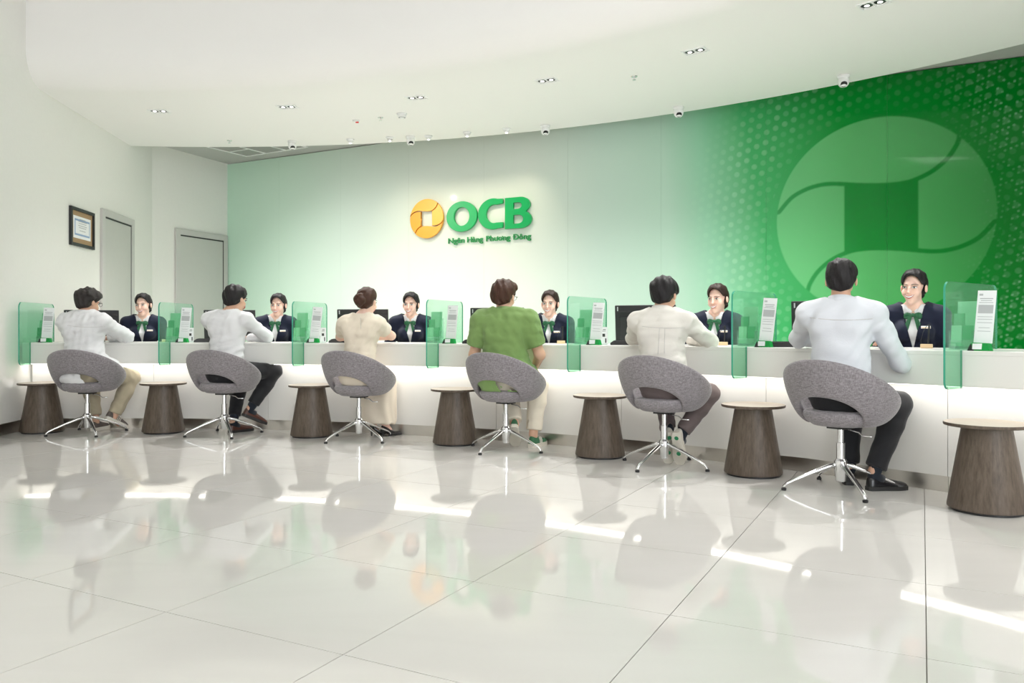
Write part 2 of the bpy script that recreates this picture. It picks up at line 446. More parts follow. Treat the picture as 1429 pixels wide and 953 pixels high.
for e0, e1 in zip(edges[:-1], edges[1:]):
    a, b = e0 + 0.0007, e1 - 0.0007
    fine = 0.0105 if 6.0 < (a + b) / 2 < 12.6 else 0.06
    nx, nz = max(2, int((b - a) / fine)), int(H_GL / fine)
    z0 = 0.12
    sx, zz = np.linspace(a, b, nx + 1), np.linspace(z0, H_GL, nz + 1)
    Sg, Zg = np.meshgrid(sx, zz)
    P = np.zeros((nz + 1, nx + 1, 3)); P[..., 0] = WO.x + WD.x * Sg + WN.x * 0.012; P[..., 1] = WO.y + WD.y * Sg + WN.y * 0.012; P[..., 2] = Zg
    V = P.reshape(-1, 3)
    ii = np.arange((nz + 1) * (nx + 1)).reshape(nz + 1, nx + 1)
    F = np.stack([ii[:-1, :-1], ii[:-1, 1:], ii[1:, 1:], ii[1:, :-1]], -1).reshape(-1, 4)
    # rim that gives the pane its thickness
    off = np.array([WN.x, WN.y, 0]) * 0.012
    ring = list(ii[0, :]) + list(ii[1:, -1]) + list(ii[-1, -2::-1]) + list(ii[-2:0:-1, 0])
    nb = len(V); V = np.vstack([V, V[ring] - off])
    rim = [(ring[(k + 1) % len(ring)], ring[k], nb + k, nb + (k + 1) % len(ring)) for k in range(len(ring))]
    me = bpy.data.meshes.new('glass_panel')
    F = np.vstack([F, np.array(rim)])
    me.vertices.add(len(V)); me.vertices.foreach_set('co', V.ravel().astype(np.float32))
    me.loops.add(F.size); me.loops.foreach_set('vertex_index', F.ravel().astype(np.int32))
    me.polygons.add(len(F)); me.polygons.foreach_set('loop_start', np.arange(0, F.size, 4, dtype=np.int32))
    me.update(calc_edges=True); me.validate(); me.polygons.foreach_set('use_smooth', [False] * len(me.polygons))
    cols = np.ones((len(V), 4), np.float32)
    cols[:nb, :3] = print_colour(Sg, Zg).reshape(-1, 3)
    cols[nb:, :3] = cols[ring, :3] * 0.6
    ca = me.color_attributes.new('print', 'FLOAT_COLOR', 'POINT'); ca.data.foreach_set('color', cols.ravel())
    ob('glass_panel', me, M['printed'], back)

# ------------------------------------------------------------------ ceilings
# curved white soffit with a rounded lip and the fascia above it
lip = [(R_SOFFIT, H_UPPER + 0.02), (R_SOFFIT, H_SOFFIT), (8.84, H_SOFFIT)]
for i in range(1, 9):
    a = R(90 * i / 8); lip.append((8.84 - 0.32 * math.sin(a), H_SOFFIT + 0.32 * (1 - math.cos(a))))
lip += [(R_FASCIA, H_LOBBY), (8.9, H_LOBBY), (8.9, H_UPPER + 0.02)]
soffit = fixnormals(ob('ceiling_soffit', arc_sweep(lip, R(-9.5), R(74), 90), M['white'], smooth=False))
for p in soffit.data.polygons: p.use_smooth = len(p.vertices) == 4
soffit.modifiers.new('edge', 'EDGE_SPLIT').split_angle = R(35)
struct(soffit, 'smooth white curved ceiling with a rounded lip rising into a fascia')
def wall_quad(s, n): return WO + WD * s + WN * n
up = [LW(9.0) + Vector((-.3, 0, 0)), LF + Vector((-.2, .1, 0)), WO + Vector((-.1, .2, 0)), wall_quad(S_END + .3, -.1), wall_quad(S_END + .3, 4.2), wall_quad(6, 2.2)]
n = len(up)
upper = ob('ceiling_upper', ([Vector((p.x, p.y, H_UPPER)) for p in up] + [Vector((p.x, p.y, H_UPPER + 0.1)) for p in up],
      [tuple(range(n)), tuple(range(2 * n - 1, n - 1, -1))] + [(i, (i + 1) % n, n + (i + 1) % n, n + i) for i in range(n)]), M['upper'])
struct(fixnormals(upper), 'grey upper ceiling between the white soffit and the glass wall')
struct(ob('ceiling_lobby', box((2.2, 1.2, H_LOBBY + 0.06), (16, 17, 0.12)), M['lobby']))
# baseboard of brushed steel on the side wall
bb0, bb1 = LW(1.0), LW(8.0)
d = (bb1 - bb0).normalized(); nrm = Vector((d.y, -d.x, 0))
q = [bb0, bb1, bb1 + nrm * 0.012, bb0 + nrm * 0.012]
struct(fixnormals(ob('baseboard_left', ([Vector((p.x, p.y, 0)) for p in q] + [Vector((p.x, p.y, 0.11)) for p in q],
      [(0, 1, 2, 3), (7, 6, 5, 4), (0, 4, 5, 1), (1, 5, 6, 2), (2, 6, 7, 3), (3, 7, 4, 0)]), M['steel'])), 'brushed steel skirting along the pale side wall')

# ------------------------------------------------------------------ doors in the side walls
def door(name, A, B, t0, t1, h, label):
    """leaf and casing lying on the wall A-B between distances t0 and t1 from A"""
    d = (B - A).normalized(); ang = math.atan2(d.y, d.x)
    e = struct(empty(name, A + d * t0, ang), label); w = t1 - t0
    fw, pr = 0.09, 0.035
    o = ob('door_leaf', box((w / 2, -0.010, h / 2 - 0.02), (w - 2 * fw, 0.02, h - fw - 0.0)), M['door'], e)
    for c, s in (((fw / 2, -pr / 2, h / 2), (fw, pr, h)), ((w - fw / 2, -pr / 2, h / 2), (fw, pr, h)), ((w / 2, -pr / 2, h - fw / 2), (w - 2 * fw, pr, fw))):
        bevel(ob('door_casing', box(c, s), M['door_frame'], e), 0.006)
    ob('shadow_gap', join(box((w / 2, -0.012, h - fw - 0.012), (w - 2 * fw, 0.024, 0.02)), box((w - fw - 0.008, -0.012, h / 2), (0.012, 0.024, h - fw))), M['black'], e)
    hd = ob('door_handle', join(tube([(w - fw - 0.1, -0.02, 1.02), (w - fw - 0.1, -0.07, 1.02), (w - fw - 0.22, -0.07, 1.02)], 0.009, 8), xf(lathe([(0.026, 0), (0.026, 0.012)], 16), Matrix.Translation((w - fw - 0.1, -0.018, 1.02)) @ Matrix.Rotation(R(90), 4, 'X'))), M['chrome'], e)
    return e
def along(px, A, B):
    d = (B - A).normalized(); k = (px - 714.5) / F_PX
    return (A.y * k - A.x) / (d.x - d.y * k), A + d * ((A.y * k - A.x) / (d.x - d.y * k))
A1 = LW(7.0)
t0, p0 = along(139.5, A1, LF); t1, p1 = along(184.5, A1, LF)
hd = CAM_H + (HORIZON - 290) * p0.y / F_PX
door('door_1', A1, LF, t0, t1, hd, 'tall narrow grey door with casing beside the framed certificate')
t0, p0 = along(243.5, LF, WO); t1, p1 = along(316, LF, WO)
t1 = min(t1, (WO - LF).length - 0.03)
door('door_2', LF, WO, t0, t1, CAM_H + (HORIZON - 318) * p0.y / F_PX, 'wide grey door with casing next to the green glass wall')
# ------------------------------------------------------------------ service counter
P0, P1 = R(-5.9), R(68)
cnt = empty('service_counter', arc(R_APRON, R(20)))
tag(cnt, 'long curved white service counter with a glowing strip under its apron', 'counter')
cl = Vector(cnt.location)
def cpart(name, vf, m, smooth=False):
    o = fixnormals(ob(name, (move(vf, -cl)), m, cnt, smooth))
    o.modifiers.new('edge', 'EDGE_SPLIT').split_angle = R(30)
    for p in o.data.polygons: p.use_smooth = True
    return o
NS = 110
cpart('worktop', arc_sweep([(R_APRON + .004, Z_TOP - .03), (R_APRON, Z_TOP - .026), (R_APRON, Z_TOP - .004), (R_APRON + .004, Z_TOP), (R_BACK, Z_TOP), (R_BACK, Z_TOP - .03)], P0, P1, NS), M['counter'])
cpart('apron', arc_sweep([(R_APRON, Z_APRON), (R_APRON, Z_TOP - .028), (R_APRON + .02, Z_TOP - .028), (R_APRON + .02, Z_APRON + .012), (R_PANEL, Z_APRON + .012), (R_PANEL, Z_APRON)][::1], P0, P1, NS), M['counter'])
for k in range(9):
    a, b = P0 + (P1 - P0) * k / 9 + .0002, P0 + (P1 - P0) * (k + 1) / 9 - .0002
    cpart('front_panel', arc_sweep([(R_PANEL, .10), (R_PANEL, Z_APRON + .02), (R_PANEL + .03, Z_APRON + .02), (R_PANEL + .03, .10)], a, b, 14), M['counter'])
    cpart('kick_plate', arc_sweep([(R_PANEL + .012, .0), (R_PANEL + .012, .10), (R_PANEL + .022, .10), (R_PANEL + .022, .0)], a, b, 14), M['steel'])
cpart('led_strip', arc_sweep([(R_APRON + .035, Z_APRON - .004), (R_APRON + .165, Z_APRON - .004), (R_APRON + .165, Z_APRON + .006), (R_APRON + .035, Z_APRON + .006)], P0, P1, NS), M['led'])
cpart('end_support', arc_sweep([(R_PANEL + .03, 0), (R_PANEL + .03, Z_TOP - .03), (R_BACK - .04, Z_TOP - .03), (R_BACK - .04, 0)], P1 - R(.2), P1, 1), M['counter'])

# ------------------------------------------------------------------ green glass screens across the counter
GLASS_X = [23, 220, 405, 594, 793, 1022, 1322]
GLASS_A = [42.5, 237.5, 424, 612, 810, 1042, 1342]      # where the apron front shows through
a_fr, b_bk = 0.22, 0.48
zt, zb = 1.285, 0.665
outline = []
def corner(cx, cz, r, a0, n=6): return [(cx + r * math.cos(R(a0 + 90 * i / n)), cz + r * math.sin(R(a0 + 90 * i / n))) for i in range(n + 1)]
outline += corner(-a_fr + .045, zb + .045, .045, 180) + [(-.006, zb), (-.006, Z_TOP + .003), (b_bk, Z_TOP + .003)] + corner(b_bk - .05, zt - .05, .05, 0) + corner(-a_fr + .05, zt - .05, .05, 90)
SCR_LABEL = ['green glass counter screen standing against the pale side wall',
    'green glass counter screen in front of the wide grey door',
    'green glass counter screen between the woman in cream and the man crossing his legs',
    'green glass counter screen between the woman in cream and the man in green',
    'green glass counter screen between the man in green and the man with tucked-up trainers',
    'green glass counter screen at the pale edge of the deep green wall print',
    'green glass counter screen beside the man in black leather shoes, against deep green']
screens_phi = []
for i, (gx, ga) in enumerate(zip(GLASS_X, GLASS_A)):
    ph = phi_at(ga, R_APRON); screens_phi.append(ph)
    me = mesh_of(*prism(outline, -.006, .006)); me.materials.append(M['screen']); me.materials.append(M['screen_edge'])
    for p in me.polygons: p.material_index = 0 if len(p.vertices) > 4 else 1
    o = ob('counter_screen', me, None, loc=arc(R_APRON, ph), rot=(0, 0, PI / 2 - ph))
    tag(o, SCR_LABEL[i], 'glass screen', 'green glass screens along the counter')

# ------------------------------------------------------------------ tub chairs
def chair_shell():
    NT, V, F, NCS = 72, [], [], 16
    for i in range(NT):
        th = 2 * PI * i / NT; th = th if th <= PI else th - 2 * PI           # 0 = rear
        c = (1 + math.cos(th)) / 2
        hr = .485 + .335 * c ** 1.05
        rx, ry = .335, .315
        Lo = Vector((.185, .425)); Up = Vector((1.0, hr))
        q = abs(th) / R(66)
        tl = .50 * math.sqrt(max(0, 1 - q ** 2.4)) if q < 1 else 0.0
        ctr = []
        for k in range(6):
            t = tl + (1 - tl) * k / 5
            r = .185 + (.325 - .185) * (t ** .72); z = .425 + (hr - .425) * (t ** 1.12)
            ctr.append(Vector((r, z)))
        loop_o, loop_i = [], []
        for k in range(6):
            tg = (ctr[min(k + 1, 5)] - ctr[max(k - 1, 0)]).normalized(); nn = Vector((tg.y, -tg.x))
            th_ = (.020, .028, .031, .031, .028, .019)[k]
            loop_o.append(ctr[k] + nn * th_); loop_i.append(ctr[k] - nn * th_)
        tgl = (ctr[1] - ctr[0]).normalized(); tgu = (ctr[5] - ctr[4]).normalized()
        ring = [ctr[0] - tgl * .014] + loop_o + [ctr[5] + tgu * .014] + loop_i[::-1]
        for p in ring:
            V.append((math.sin(th) * p.x * 1.03, -math.cos(th) * p.x * .95, p.y))
    m = 14
    for i in range(NT):
        j = (i + 1) % NT
        for k in range(m):
            l = (k + 1) % m; F.append((i * m + k, j * m + k, j * m + l, i * m + l))
    return V, F
def make_chair():
    e = empty('tub_chair')
    subsurf(fixnormals(ob('shell', chair_shell(), M['fabric'], e, True)), 1)
    st = ob('seat', lathe([(.10, .405), (.165, .412), (.205, .440), (.222, .470), (.222, .490), (.205, .505), (.12, .513), (.02, .515)], 40), M['fabric'], e, True)
    ob('seat_plate', box((0, 0, .398), (.12, .12, .018)), M['black'], e)
    ob('gas_column', lathe([(.026, .185), (.026, .30), (.019, .302), (.019, .392)], 20), M['chrome'], e, True).modifiers.new('e', 'EDGE_SPLIT')
    ob('hub', lathe([(.020, .055), (.030, .06), (.034, .11), (.040, .13), (.040, .185), (.030, .200), (.022, .202)], 20), M['chrome'], e, True).modifiers.new('e', 'EDGE_SPLIT')
    P = [(.02, .165, .020, .016), (.08, .150, .019, .015), (.19, .108, .017, .012), (.29, .066, .015, .010), (.335, .045, .014, .010), (.352, .030, .013, .010), (.355, .014, .013, .010)]
    V, F = [], []
    for x, z, wd, hh in P:
        for a in range(8):
            g = 2 * PI * a / 8 + PI / 8
            cx_, cz_ = math.cos(g), math.sin(g)
            if x > .34: V.append((x + hh * cz_, wd * cx_, z))
            else: V.append((x, wd * cx_, z + hh * cz_))
    for i in range(len(P) - 1):
        for a in range(8):
            b = (a + 1) % 8; F.append((i * 8 + a, i * 8 + b, i * 8 + 8 + b, i * 8 + 8 + a))
    F += [tuple(range(8)), tuple(range(len(V) - 1, len(V) - 9, -1))]
    for k in range(4):
        if k == 0:
            lg = fixnormals(ob('leg', (V, F), M['chrome'], e, True)); me = lg.data
        else: lg = ob('leg', me, None, e)
        g = ob('foot_glide', lathe([(.015, 0), (.016, .014)], 12), M['black'], lg, loc=(.355, 0, 0))
    ob('height_lever', tube([(.04, .02, .385), (.10, .03, .372), (.13, .03, .352), (.185, .03, .352)], .0045, 6), M['chrome'], e, True)
    return e
CHAIR_X = [122, 313, 501, 706, 927, 1173]
FOOT = [(68, 609), (263, 610), (455, 619), (657, 622), (880, 661), (1097, 684)]
R_CHAIR = 8.16
chair0 = make_chair(); chair_phi = []
CH_LABEL = ['grey tub swivel chair under the man in khaki trousers and spectacles',
    'grey tub swivel chair under the man in white with brown leather shoes',
    'grey tub swivel chair under the woman in a cream dress',
    'grey tub swivel chair under the man in the green knit polo',
    'grey tub swivel chair under the man with pale trainers tucked back',
    'grey tub swivel chair under the man in black trousers and black shoes']
for i, px in enumerate(CHAIR_X):
    ph = phi_at(px, R_CHAIR); chair_phi.append(ph)
    c = chair0 if i == 0 else copy_tree(chair0)
    c.location = arc(R_CHAIR, ph); yaw = -ph - R((2, 3, 6, 3, 0, 3)[i]); c.rotation_euler = (0, 0, yaw)
    fx, fy = FOOT[i]; Y = F_PX * CAM_H / (fy - HORIZON); fp = Vector(((fx - 714.5) / F_PX * Y, Y, 0))
    d = fp - c.location; base = math.atan2(d.y, d.x) - yaw
    k = 0
    for ch in c.children:
        if ch.name.startswith('leg'):
            ch.rotation_euler = (0, 0, base + k * PI / 2); k += 1
    tag(c, CH_LABEL[i], 'chair', 'grey tub chairs along the counter')

# ------------------------------------------------------------------ cone side stools
def make_stool():
    e = empty('side_table')
    ob('body', lathe([(.186, .012), (.197, .016), (.198, .024), (.127, .452), (.127, .470)], 64), M['wood'], e, True).modifiers.new('e', 'EDGE_SPLIT')
    ob('plinth', lathe([(.180, 0), (.180, .014)], 48), M['black'], e, True).modifiers.new('e', 'EDGE_SPLIT')
    tp = ob('table_top', lathe([(.205, .470), (.214, .473), (.216, .478), (.216, .487), (.214, .490)], 64), M['wood_top'], e, True); tp.modifiers.new('e', 'EDGE_SPLIT')
    tp.data.materials.append(M['wood'])
    for p in tp.data.polygons: p.material_index = 0 if p.normal.z > .9 else 1
    return e
ST_X = [59, 228, 435, 635, 837.5, 1051, 1377]
ST_LABEL = ['cone side table of dark oak in the corner by the side wall',
    'cone side table of dark oak between the khaki trousers and the brown shoes',
    'cone side table of dark oak between the crossed legs and the woman in cream',
    'cone side table of dark oak between the woman in cream and the man in green',
    'cone side table of dark oak between the man in green and the tucked-up trainers',
    'cone side table of dark oak between the tucked-up trainers and the black leather shoes',
    'cone side table of dark oak at the end of the row, past the black shoes']
st0 = make_stool()
for i, px in enumerate(ST_X):
    r = (8.30, 8.28, 8.26, 8.26, 8.26, 8.27, 8.27)[i]
    c = st0 if i == 0 else copy_tree(st0)
    c.location = arc(r, phi_at(px, r)); c.rotation_euler = (0, 0, i * 1.3)
    tag(c, ST_LABEL[i], 'side table', 'cone side tables along the counter')

# ------------------------------------------------------------------ things on the counter
def on_top(px, r): 
    ph = phi_at(px, r); return arc(r, ph, Z_TOP), ph
def face_cam(p): return math.atan2(p.x, p.y) * -1
WHO = ['in the corner by the side wall', 'by the wide grey door', 'behind the man crossing his legs', 'beside the woman in cream', 'beside the man in green', 'beside the man with tucked-up trainers', 'beside the man in black shoes']
def notice(p, rz, i):
    e = empty('notice_stand', p, rz)
    ob('foot', prism([(-.058, 0), (.058, 0), (.048, .045), (-.034, .048)], -.03, .03), M['green_card'], e)
    ob('foot_end', prism([(-.060, .0), (-.022, .0), (-.040, .044)], -.032, -.0305), M['black'], e)
    sh = ob('sheet', xf(box((0, 0, .155), (.100, .002, .31)), Matrix.Translation((.01, .01, .045)) @ Matrix.Rotation(R(-7), 4, 'X') @ Matrix.Rotation(R(2 + (i % 3)), 4, 'Y')), M['paper'], e)
    ln = []
    for z, wd, hh in ((.285, .02, .012), (.262, .07, .006), (.250, .06, .004), (.238, .075, .004), (.20, .08, .05), (.155, .08, .003), (.14, .08, .003), (.12, .08, .003), (.09, .06, .003), (.07, .07, .003)):
        ln.append(box((0 if wd > .03 else -.03, -.0015, z), (wd, .0008, hh)))
    ob('print', xf(join(*ln), Matrix.Translation((.01, .01, .045)) @ Matrix.Rotation(R(-7), 4, 'X') @ Matrix.Rotation(R(2 + (i % 3)), 4, 'Y')), M['ink'], sh)
    ob('card', xf(box((0, 0, 0), (.05, .002, .034)), Matrix.Translation((-.005, -.034, .026)) @ Matrix.Rotation(R(-12), 4, 'X')), M['paper'], e)
    return tag(e, 'tall white notice sheet on a green foot ' + WHO[i], 'notice stand', 'notice stands by the glass screens')
M['leaf_a'] = mat('mint_leaflet', (0.30, 0.62, 0.38), 0.4); M['leaf_b'] = mat('green_leaflet', (0.06, 0.38, 0.14), 0.4)
def rack(p, rz, i):
    e = empty('brochure_rack', p, rz)
    ob('holder', join(box((0, 0, .004), (.13, .16, .008)), *[box((0, -.07 + .05 * k, .03 + .03 * k), (.13, .003, .06 + .06 * k)) for k in range(4)], box((-.065, 0, .06), (.003, .16, .12)), box((.065, 0, .06), (.003, .16, .12))), M['acrylic'], e)
    for k in range(3):
        for q in range(2 if k < 2 else 1):
            o = ob('leaflet', xf(box((0, 0, 0), (.060 if k < 2 else .11, .012, .13 + .055 * k)), Matrix.Translation((-.032 + q * .064 if k < 2 else 0, -.045 + .05 * k, .085 + .05 * k)) @ Matrix.Rotation(R(-5), 4, 'X')), M['leaf_a'] if (k + q) % 2 == 0 else M['leaf_b'], e)
    return tag(e, 'tiered clear rack of green leaflets behind the glass ' + WHO[i], 'brochure rack', 'brochure racks behind the glass screens')
def placard(p, rz, i):
    e = empty('table_placard', p, rz)
    ob('plate', xf(box((0, 0, .075), (.062, .004, .15)), Matrix.Rotation(R(-6), 4, 'X')), M['paper'], e)
    ob('stand_foot', box((0, .02, .004), (.062, .07, .008)), M['acrylic'], e)
    ob('print', xf(join(box((-.002, -.0026, .080), (.022, .001, .026)), box((.004, -.0026, .128), (.024, .001, .005)), box((0, -.0026, .115), (.030, .001, .003)), box((.014, -.0026, .035), (.010, .001, .038))), Matrix.Rotation(R(-6), 4, 'X')), M['ink_dark'], e)
    return tag(e, 'small white upright placard with a dark picture ' + WHO[i], 'placard', 'small placards on the counter')
def pad(p, rz, i):
    e = empty('signing_pad', p, rz)
    bevel(ob('casing', prism([(-.115, 0), (.115, 0), (.115, .022), (.098, .038), (-.085, .038), (-.115, .018)], -.08, .08), M['black'], e), .004)
    ob('screen', box((0, -.005, .0395), (.15, .10, .002)), M['black_gloss'], e)
    ob('stand_flap', prism([(.06, .036), (.12, .0), (.13, .0), (.075, .052)], -.05, .05), M['black'], e)
    return tag(e, 'low black signing pad lying on the counter ' + WHO[i], 'signing pad', 'black signing pads on the counter')
def monitor(p, rz, i):
    e = empty('computer_monitor', p, rz)
    T = Matrix.Translation((0, 0, .188)) @ Matrix.Rotation(R(7), 4, 'X')
    bevel(ob('casing', xf(box((0, 0, 0), (.53, .030, .31)), T), M['black'], e), .005)
    bevel(ob('rear_bulge', xf(join(box((0, -.026, -.05), (.44, .03, .20)), box((0, -.018, .10), (.50, .008, .012))), T), M['black'], e), .006)
    ob('screen', xf(box((0, .0155, .005), (.51, .002, .285)), T), M['black_gloss'], e)
    ob('stand', join(box((0, -.03, .08), (.07, .02, .16)), box((0, -.01, .006), (.24, .18, .012))), M['black'], e)
    ob('badge', xf(box((-.24, -.0165, .12), (.010, .002, .045)), T), M['ink'], e)
    return tag(e, 'black computer monitor turned to the clerk ' + WHO2[i], 'monitor', 'monitors on the counter')
WHO2 = ['beside the man in khaki trousers', 'beside the man crossing his legs', 'beside the woman in cream', 'beside the man in green', 'beside the man with tucked-up trainers', 'beside the man in black shoes']
def penstand(p, rz, i):
    e = empty('pen_stand', p, rz)
    bevel(ob('block', box((0, 0, .014), (.075, .05, .028)), M['gold'], e), .003)
    ob('pen', tube([(.01, 0, .026), (.016, .01, .16)], [.0045, .006], 8), M['black'], e)
    ob('cord', tube([(-.03, 0, .024), (-.034, .0, .05), (-.02, .005, .11), (.004, .01, .155), (.016, .01, .16)], .0018, 6), M['black'], e)
    return tag(e, 'pen in a gold block before the clerk ' + WHO2[i].replace('beside', 'serving'), 'pen stand', 'pen stands before the clerks')
for i, gx in enumerate(GLASS_X):
    nx_ = (63, 254.5, 437, 627, 829, 1066, 1368)[i]
    p, ph = on_top(nx_, 8.45); notice(p, face_cam(p) - R(20), i)
    p, ph = on_top((53, 243, 420, 607, 815, 1045, 1346)[i], 8.80); rack(p, face_cam(p) - R(16), i)
for i, px in ((1, 266), (2, 451), (4, 843)):
    p, ph = on_top(px, 8.62); placard(p, face_cam(p) + R(6), i)
for i, px in ((1, 288), (2, 476), (3, 663), (4, 872), (5, 1090)):
    p, ph = on_top(px, 8.62); pad(p, face_cam(p) - R(4), i)
for i, (xl, rr) in enumerate(((93, 9.0), (288, 9.0), (473, 8.98), (659, 8.98), (859, 8.95), (1105, 8.95))):
    p, ph = on_top(xl, rr); 
    ang = -ph + R(14)
    c = p + Vector((math.cos(ang), math.sin(ang), 0)) * .265
    # keep the stand over the worktop
    dv = Vector((c.x - CX, c.y - CY, 0)); c = arc(min(max(dv.length, 8.86), 9.02), math.atan2(dv.x, dv.y), Z_TOP)
    monitor(c, ang, i)
STAFF_X = [200, 388.5, 573.5, 767.5, 1001.5, 1275]
for i, px in enumerate(STAFF_X):
    p, ph = on_top((231, 421, 604, 783, 1009, 1293)[i], 8.93); penstand(p, face_cam(p), i)

# ------------------------------------------------------------------ sign on the glass wall
sign = empty('wall_sign', WO + WD * wall_s(660) + WN * 0.0125, trot)
tag(sign, 'raised bank sign with an orange pinwheel coin and green letters', 'sign')
s0 = wall_s(660)
M['orange'] = mat('orange_lacquer', (0.86, 0.40, 0.035), 0.3); M['orange2'] = mat('amber_lacquer', (0.90, 0.47, 0.05), 0.3)
M['sign_green'] = mat('green_lacquer', (0.0, 0.38, 0.10), 0.3); M['sign_dark'] = mat('dark_green_lacquer', (0.01, 0.28, 0.07), 0.35)
def sign_curve(name, loops, m, depth=0.035, gap=0.012, parent=sign, fillet=0.003):
    cu = bpy.data.curves.new(name, 'CURVE'); cu.dimensions = '2D'; cu.fill_mode = 'BOTH'; cu.extrude = depth / 2; cu.bevel_depth = fillet; cu.bevel_resolution = 1
    for L_ in loops:
        sp = cu.splines.new('POLY'); sp.points.add(len(L_) - 1); sp.use_cyclic_u = True
        for q, (x, y) in zip(sp.points, L_): q.co = (x, y, 0, 1)
    t = bpy.data.objects.new('tmp', cu); COL.objects.link(t)
    bpy.context.view_layer.update()
    me = bpy.data.meshes.new_from_object(t.evaluated_get(bpy.context.evaluated_depsgraph_get()))
    bpy.data.objects.remove(t)
    me.materials.clear(); me.materials.append(m)
    o = ob(name, me, None, parent, loc=(0, -(gap + depth / 2), 0), rot=(R(90), 0, 0))
    return o
# emblem
es, ez = (wall_s(574.9) + wall_s(622)) / 2 - s0, wall_z(598.5, 305.7)
er = (wall_s(622) - wall_s(574.9)) / 2 * 1.0
def emb(P): return [(es + x * er, ez + y * er) for x, y in P]
def shrink(P, k=.012):
    n = len(P); out = []
    for i in range(n):
        a, b = Vector(P[i - 1]), Vector(P[(i + 1) % n]); t = (b - a)
        if t.length < 1e-6: out.append(P[i]); continue
        t.normalize(); q = Vector((P[i][0] - t.y * k - es, P[i][1] + t.x * k - ez))
        if q.length > er - .009: q *= (er - .009) / q.length
        out.append((es + q.x, ez + q.y))
    cl_ = []
    for p in out:
        if not cl_ or math.hypot(p[0] - cl_[-1][0], p[1] - cl_[-1][1]) > .004: cl_.append(p)
    return cl_ if math.hypot(cl_[0][0] - cl_[-1][0], cl_[0][1] - cl_[-1][1]) > .004 else cl_[:-1]
sq_t = [p for p in EMB_S]
def y_on(x, P): 
    for a, b in zip(P[:-1], P[1:]):
        if a[0] <= x <= b[0]: return a[1] + (b[1] - a[1]) * (x - a[0]) / (b[0] - a[0] + 1e-9)
hx = .31
botS = [(-x, -y) for x, y in EMB_S]                         # runs right to left
left_poly = [p for p in EMB_S if p[0] < -hx] + [(-hx, y_on(-hx, EMB_S)), (-hx, -y_on(hx, EMB_S))] + [p for p in botS if p[0] < -hx]
a2 = math.atan2(botS[-1][1], botS[-1][0]) + 2 * PI
left_poly += arc_pts(a2, a_start)[1:]
right_poly = [(-x, -y) for x, y in left_poly]
sign_curve('emblem_lobe', [shrink(emb(TOP_LOBE), .009)], M['orange2'], fillet=0)
sign_curve('emblem_lobe', [shrink(emb(BOT_LOBE), .009)], M['orange'], fillet=0)
sign_curve('emblem_lobe', [shrink(emb(left_poly), -.009)], M['orange'], fillet=0)
sign_curve('emblem_lobe', [shrink(emb(right_poly), -.009)], M['orange2'], fillet=0)
def ell(cx, cy, rx, ry, a0=0, a1=360, n=48): return [(cx + rx * math.cos(R(a0 + (a1 - a0) * i / n)), cy + ry * math.sin(R(a0 + (a1 - a0) * i / n))) for i in range(n + (0 if a1 - a0 == 360 else 1))]
# letters: measured boxes
def lbox(x0, x1, yt, yb):
    xm = (x0 + x1) / 2; return wall_s(x0) - s0, wall_s(x1) - s0, wall_z(xm, yb), wall_z(xm, yt)
a, b, c, d = lbox(626.4, 668.3, 282.0, 323.6)
sign_curve('letter_o', [ell((a + b) / 2, (c + d) / 2, (b - a) / 2, (d - c) / 2), ell((a + b) / 2, (c + d) / 2, (b - a) / 2 * .53, (d - c) / 2 * .64)[::-1]], M['sign_green'])
a, b, c, d = lbox(670.3, 704.2, 278.3, 320.6)
cx_, cy_, rx, ry = a + (b - a) * .60, (c + d) / 2, (b - a) * .60, (d - c) / 2
out_ = [(b, cy_ + ry * .66), (b, cy_ + ry * .93)] + ell(cx_, cy_, rx, ry, 72, 288) + [(b, cy_ - ry * .93), (b, cy_ - ry * .60)]
in_ = ell(cx_ + rx * .10, cy_, rx * .58, ry * .62, 285, 75)
sign_curve('letter_c', [out_ + in_], M['sign_green'])
a, b, c, d = lbox(707.8, 744.0, 276.0, 318.8)
w_, h_ = b - a, d - c
out_ = [(a, c), (a + w_ * .55, c)] + ell(a + w_ * .60, c + h_ * .275, w_ * .40, h_ * .275, -90, 62, 20) + ell(a + w_ * .58, c + h_ * .755, w_ * .36, h_ * .245, -50, 90, 20) + [(a, d)]
i1 = [(a + w_ * .30, c + h_ * .14), (a + w_ * .30, c + h_ * .44)] + ell(a + w_ * .50, c + h_ * .29, w_ * .20, h_ * .15, 90, -90, 14)
i2 = [(a + w_ * .30, c + h_ * .62), (a + w_ * .30, c + h_ * .84)] + ell(a + w_ * .48, c + h_ * .73, w_ * .17, h_ * .11, 90, -90, 14)
sign_curve('letter_b', [out_, i1, i2], M['sign_green'])
def text_mesh(txt):
    cu = bpy.data.curves.new('t', 'FONT'); cu.body = txt; cu.size = 1; cu.extrude = .03; cu.offset = 0.010
    t = bpy.data.objects.new('tmp', cu); COL.objects.link(t); bpy.context.view_layer.update()
    me = bpy.data.meshes.new_from_object(t.evaluated_get(bpy.context.evaluated_depsgraph_get())); bpy.data.objects.remove(t)
    v = np.zeros(len(me.vertices) * 3); me.vertices.foreach_get('co', v); v = v.reshape(-1, 3)
    return me, v
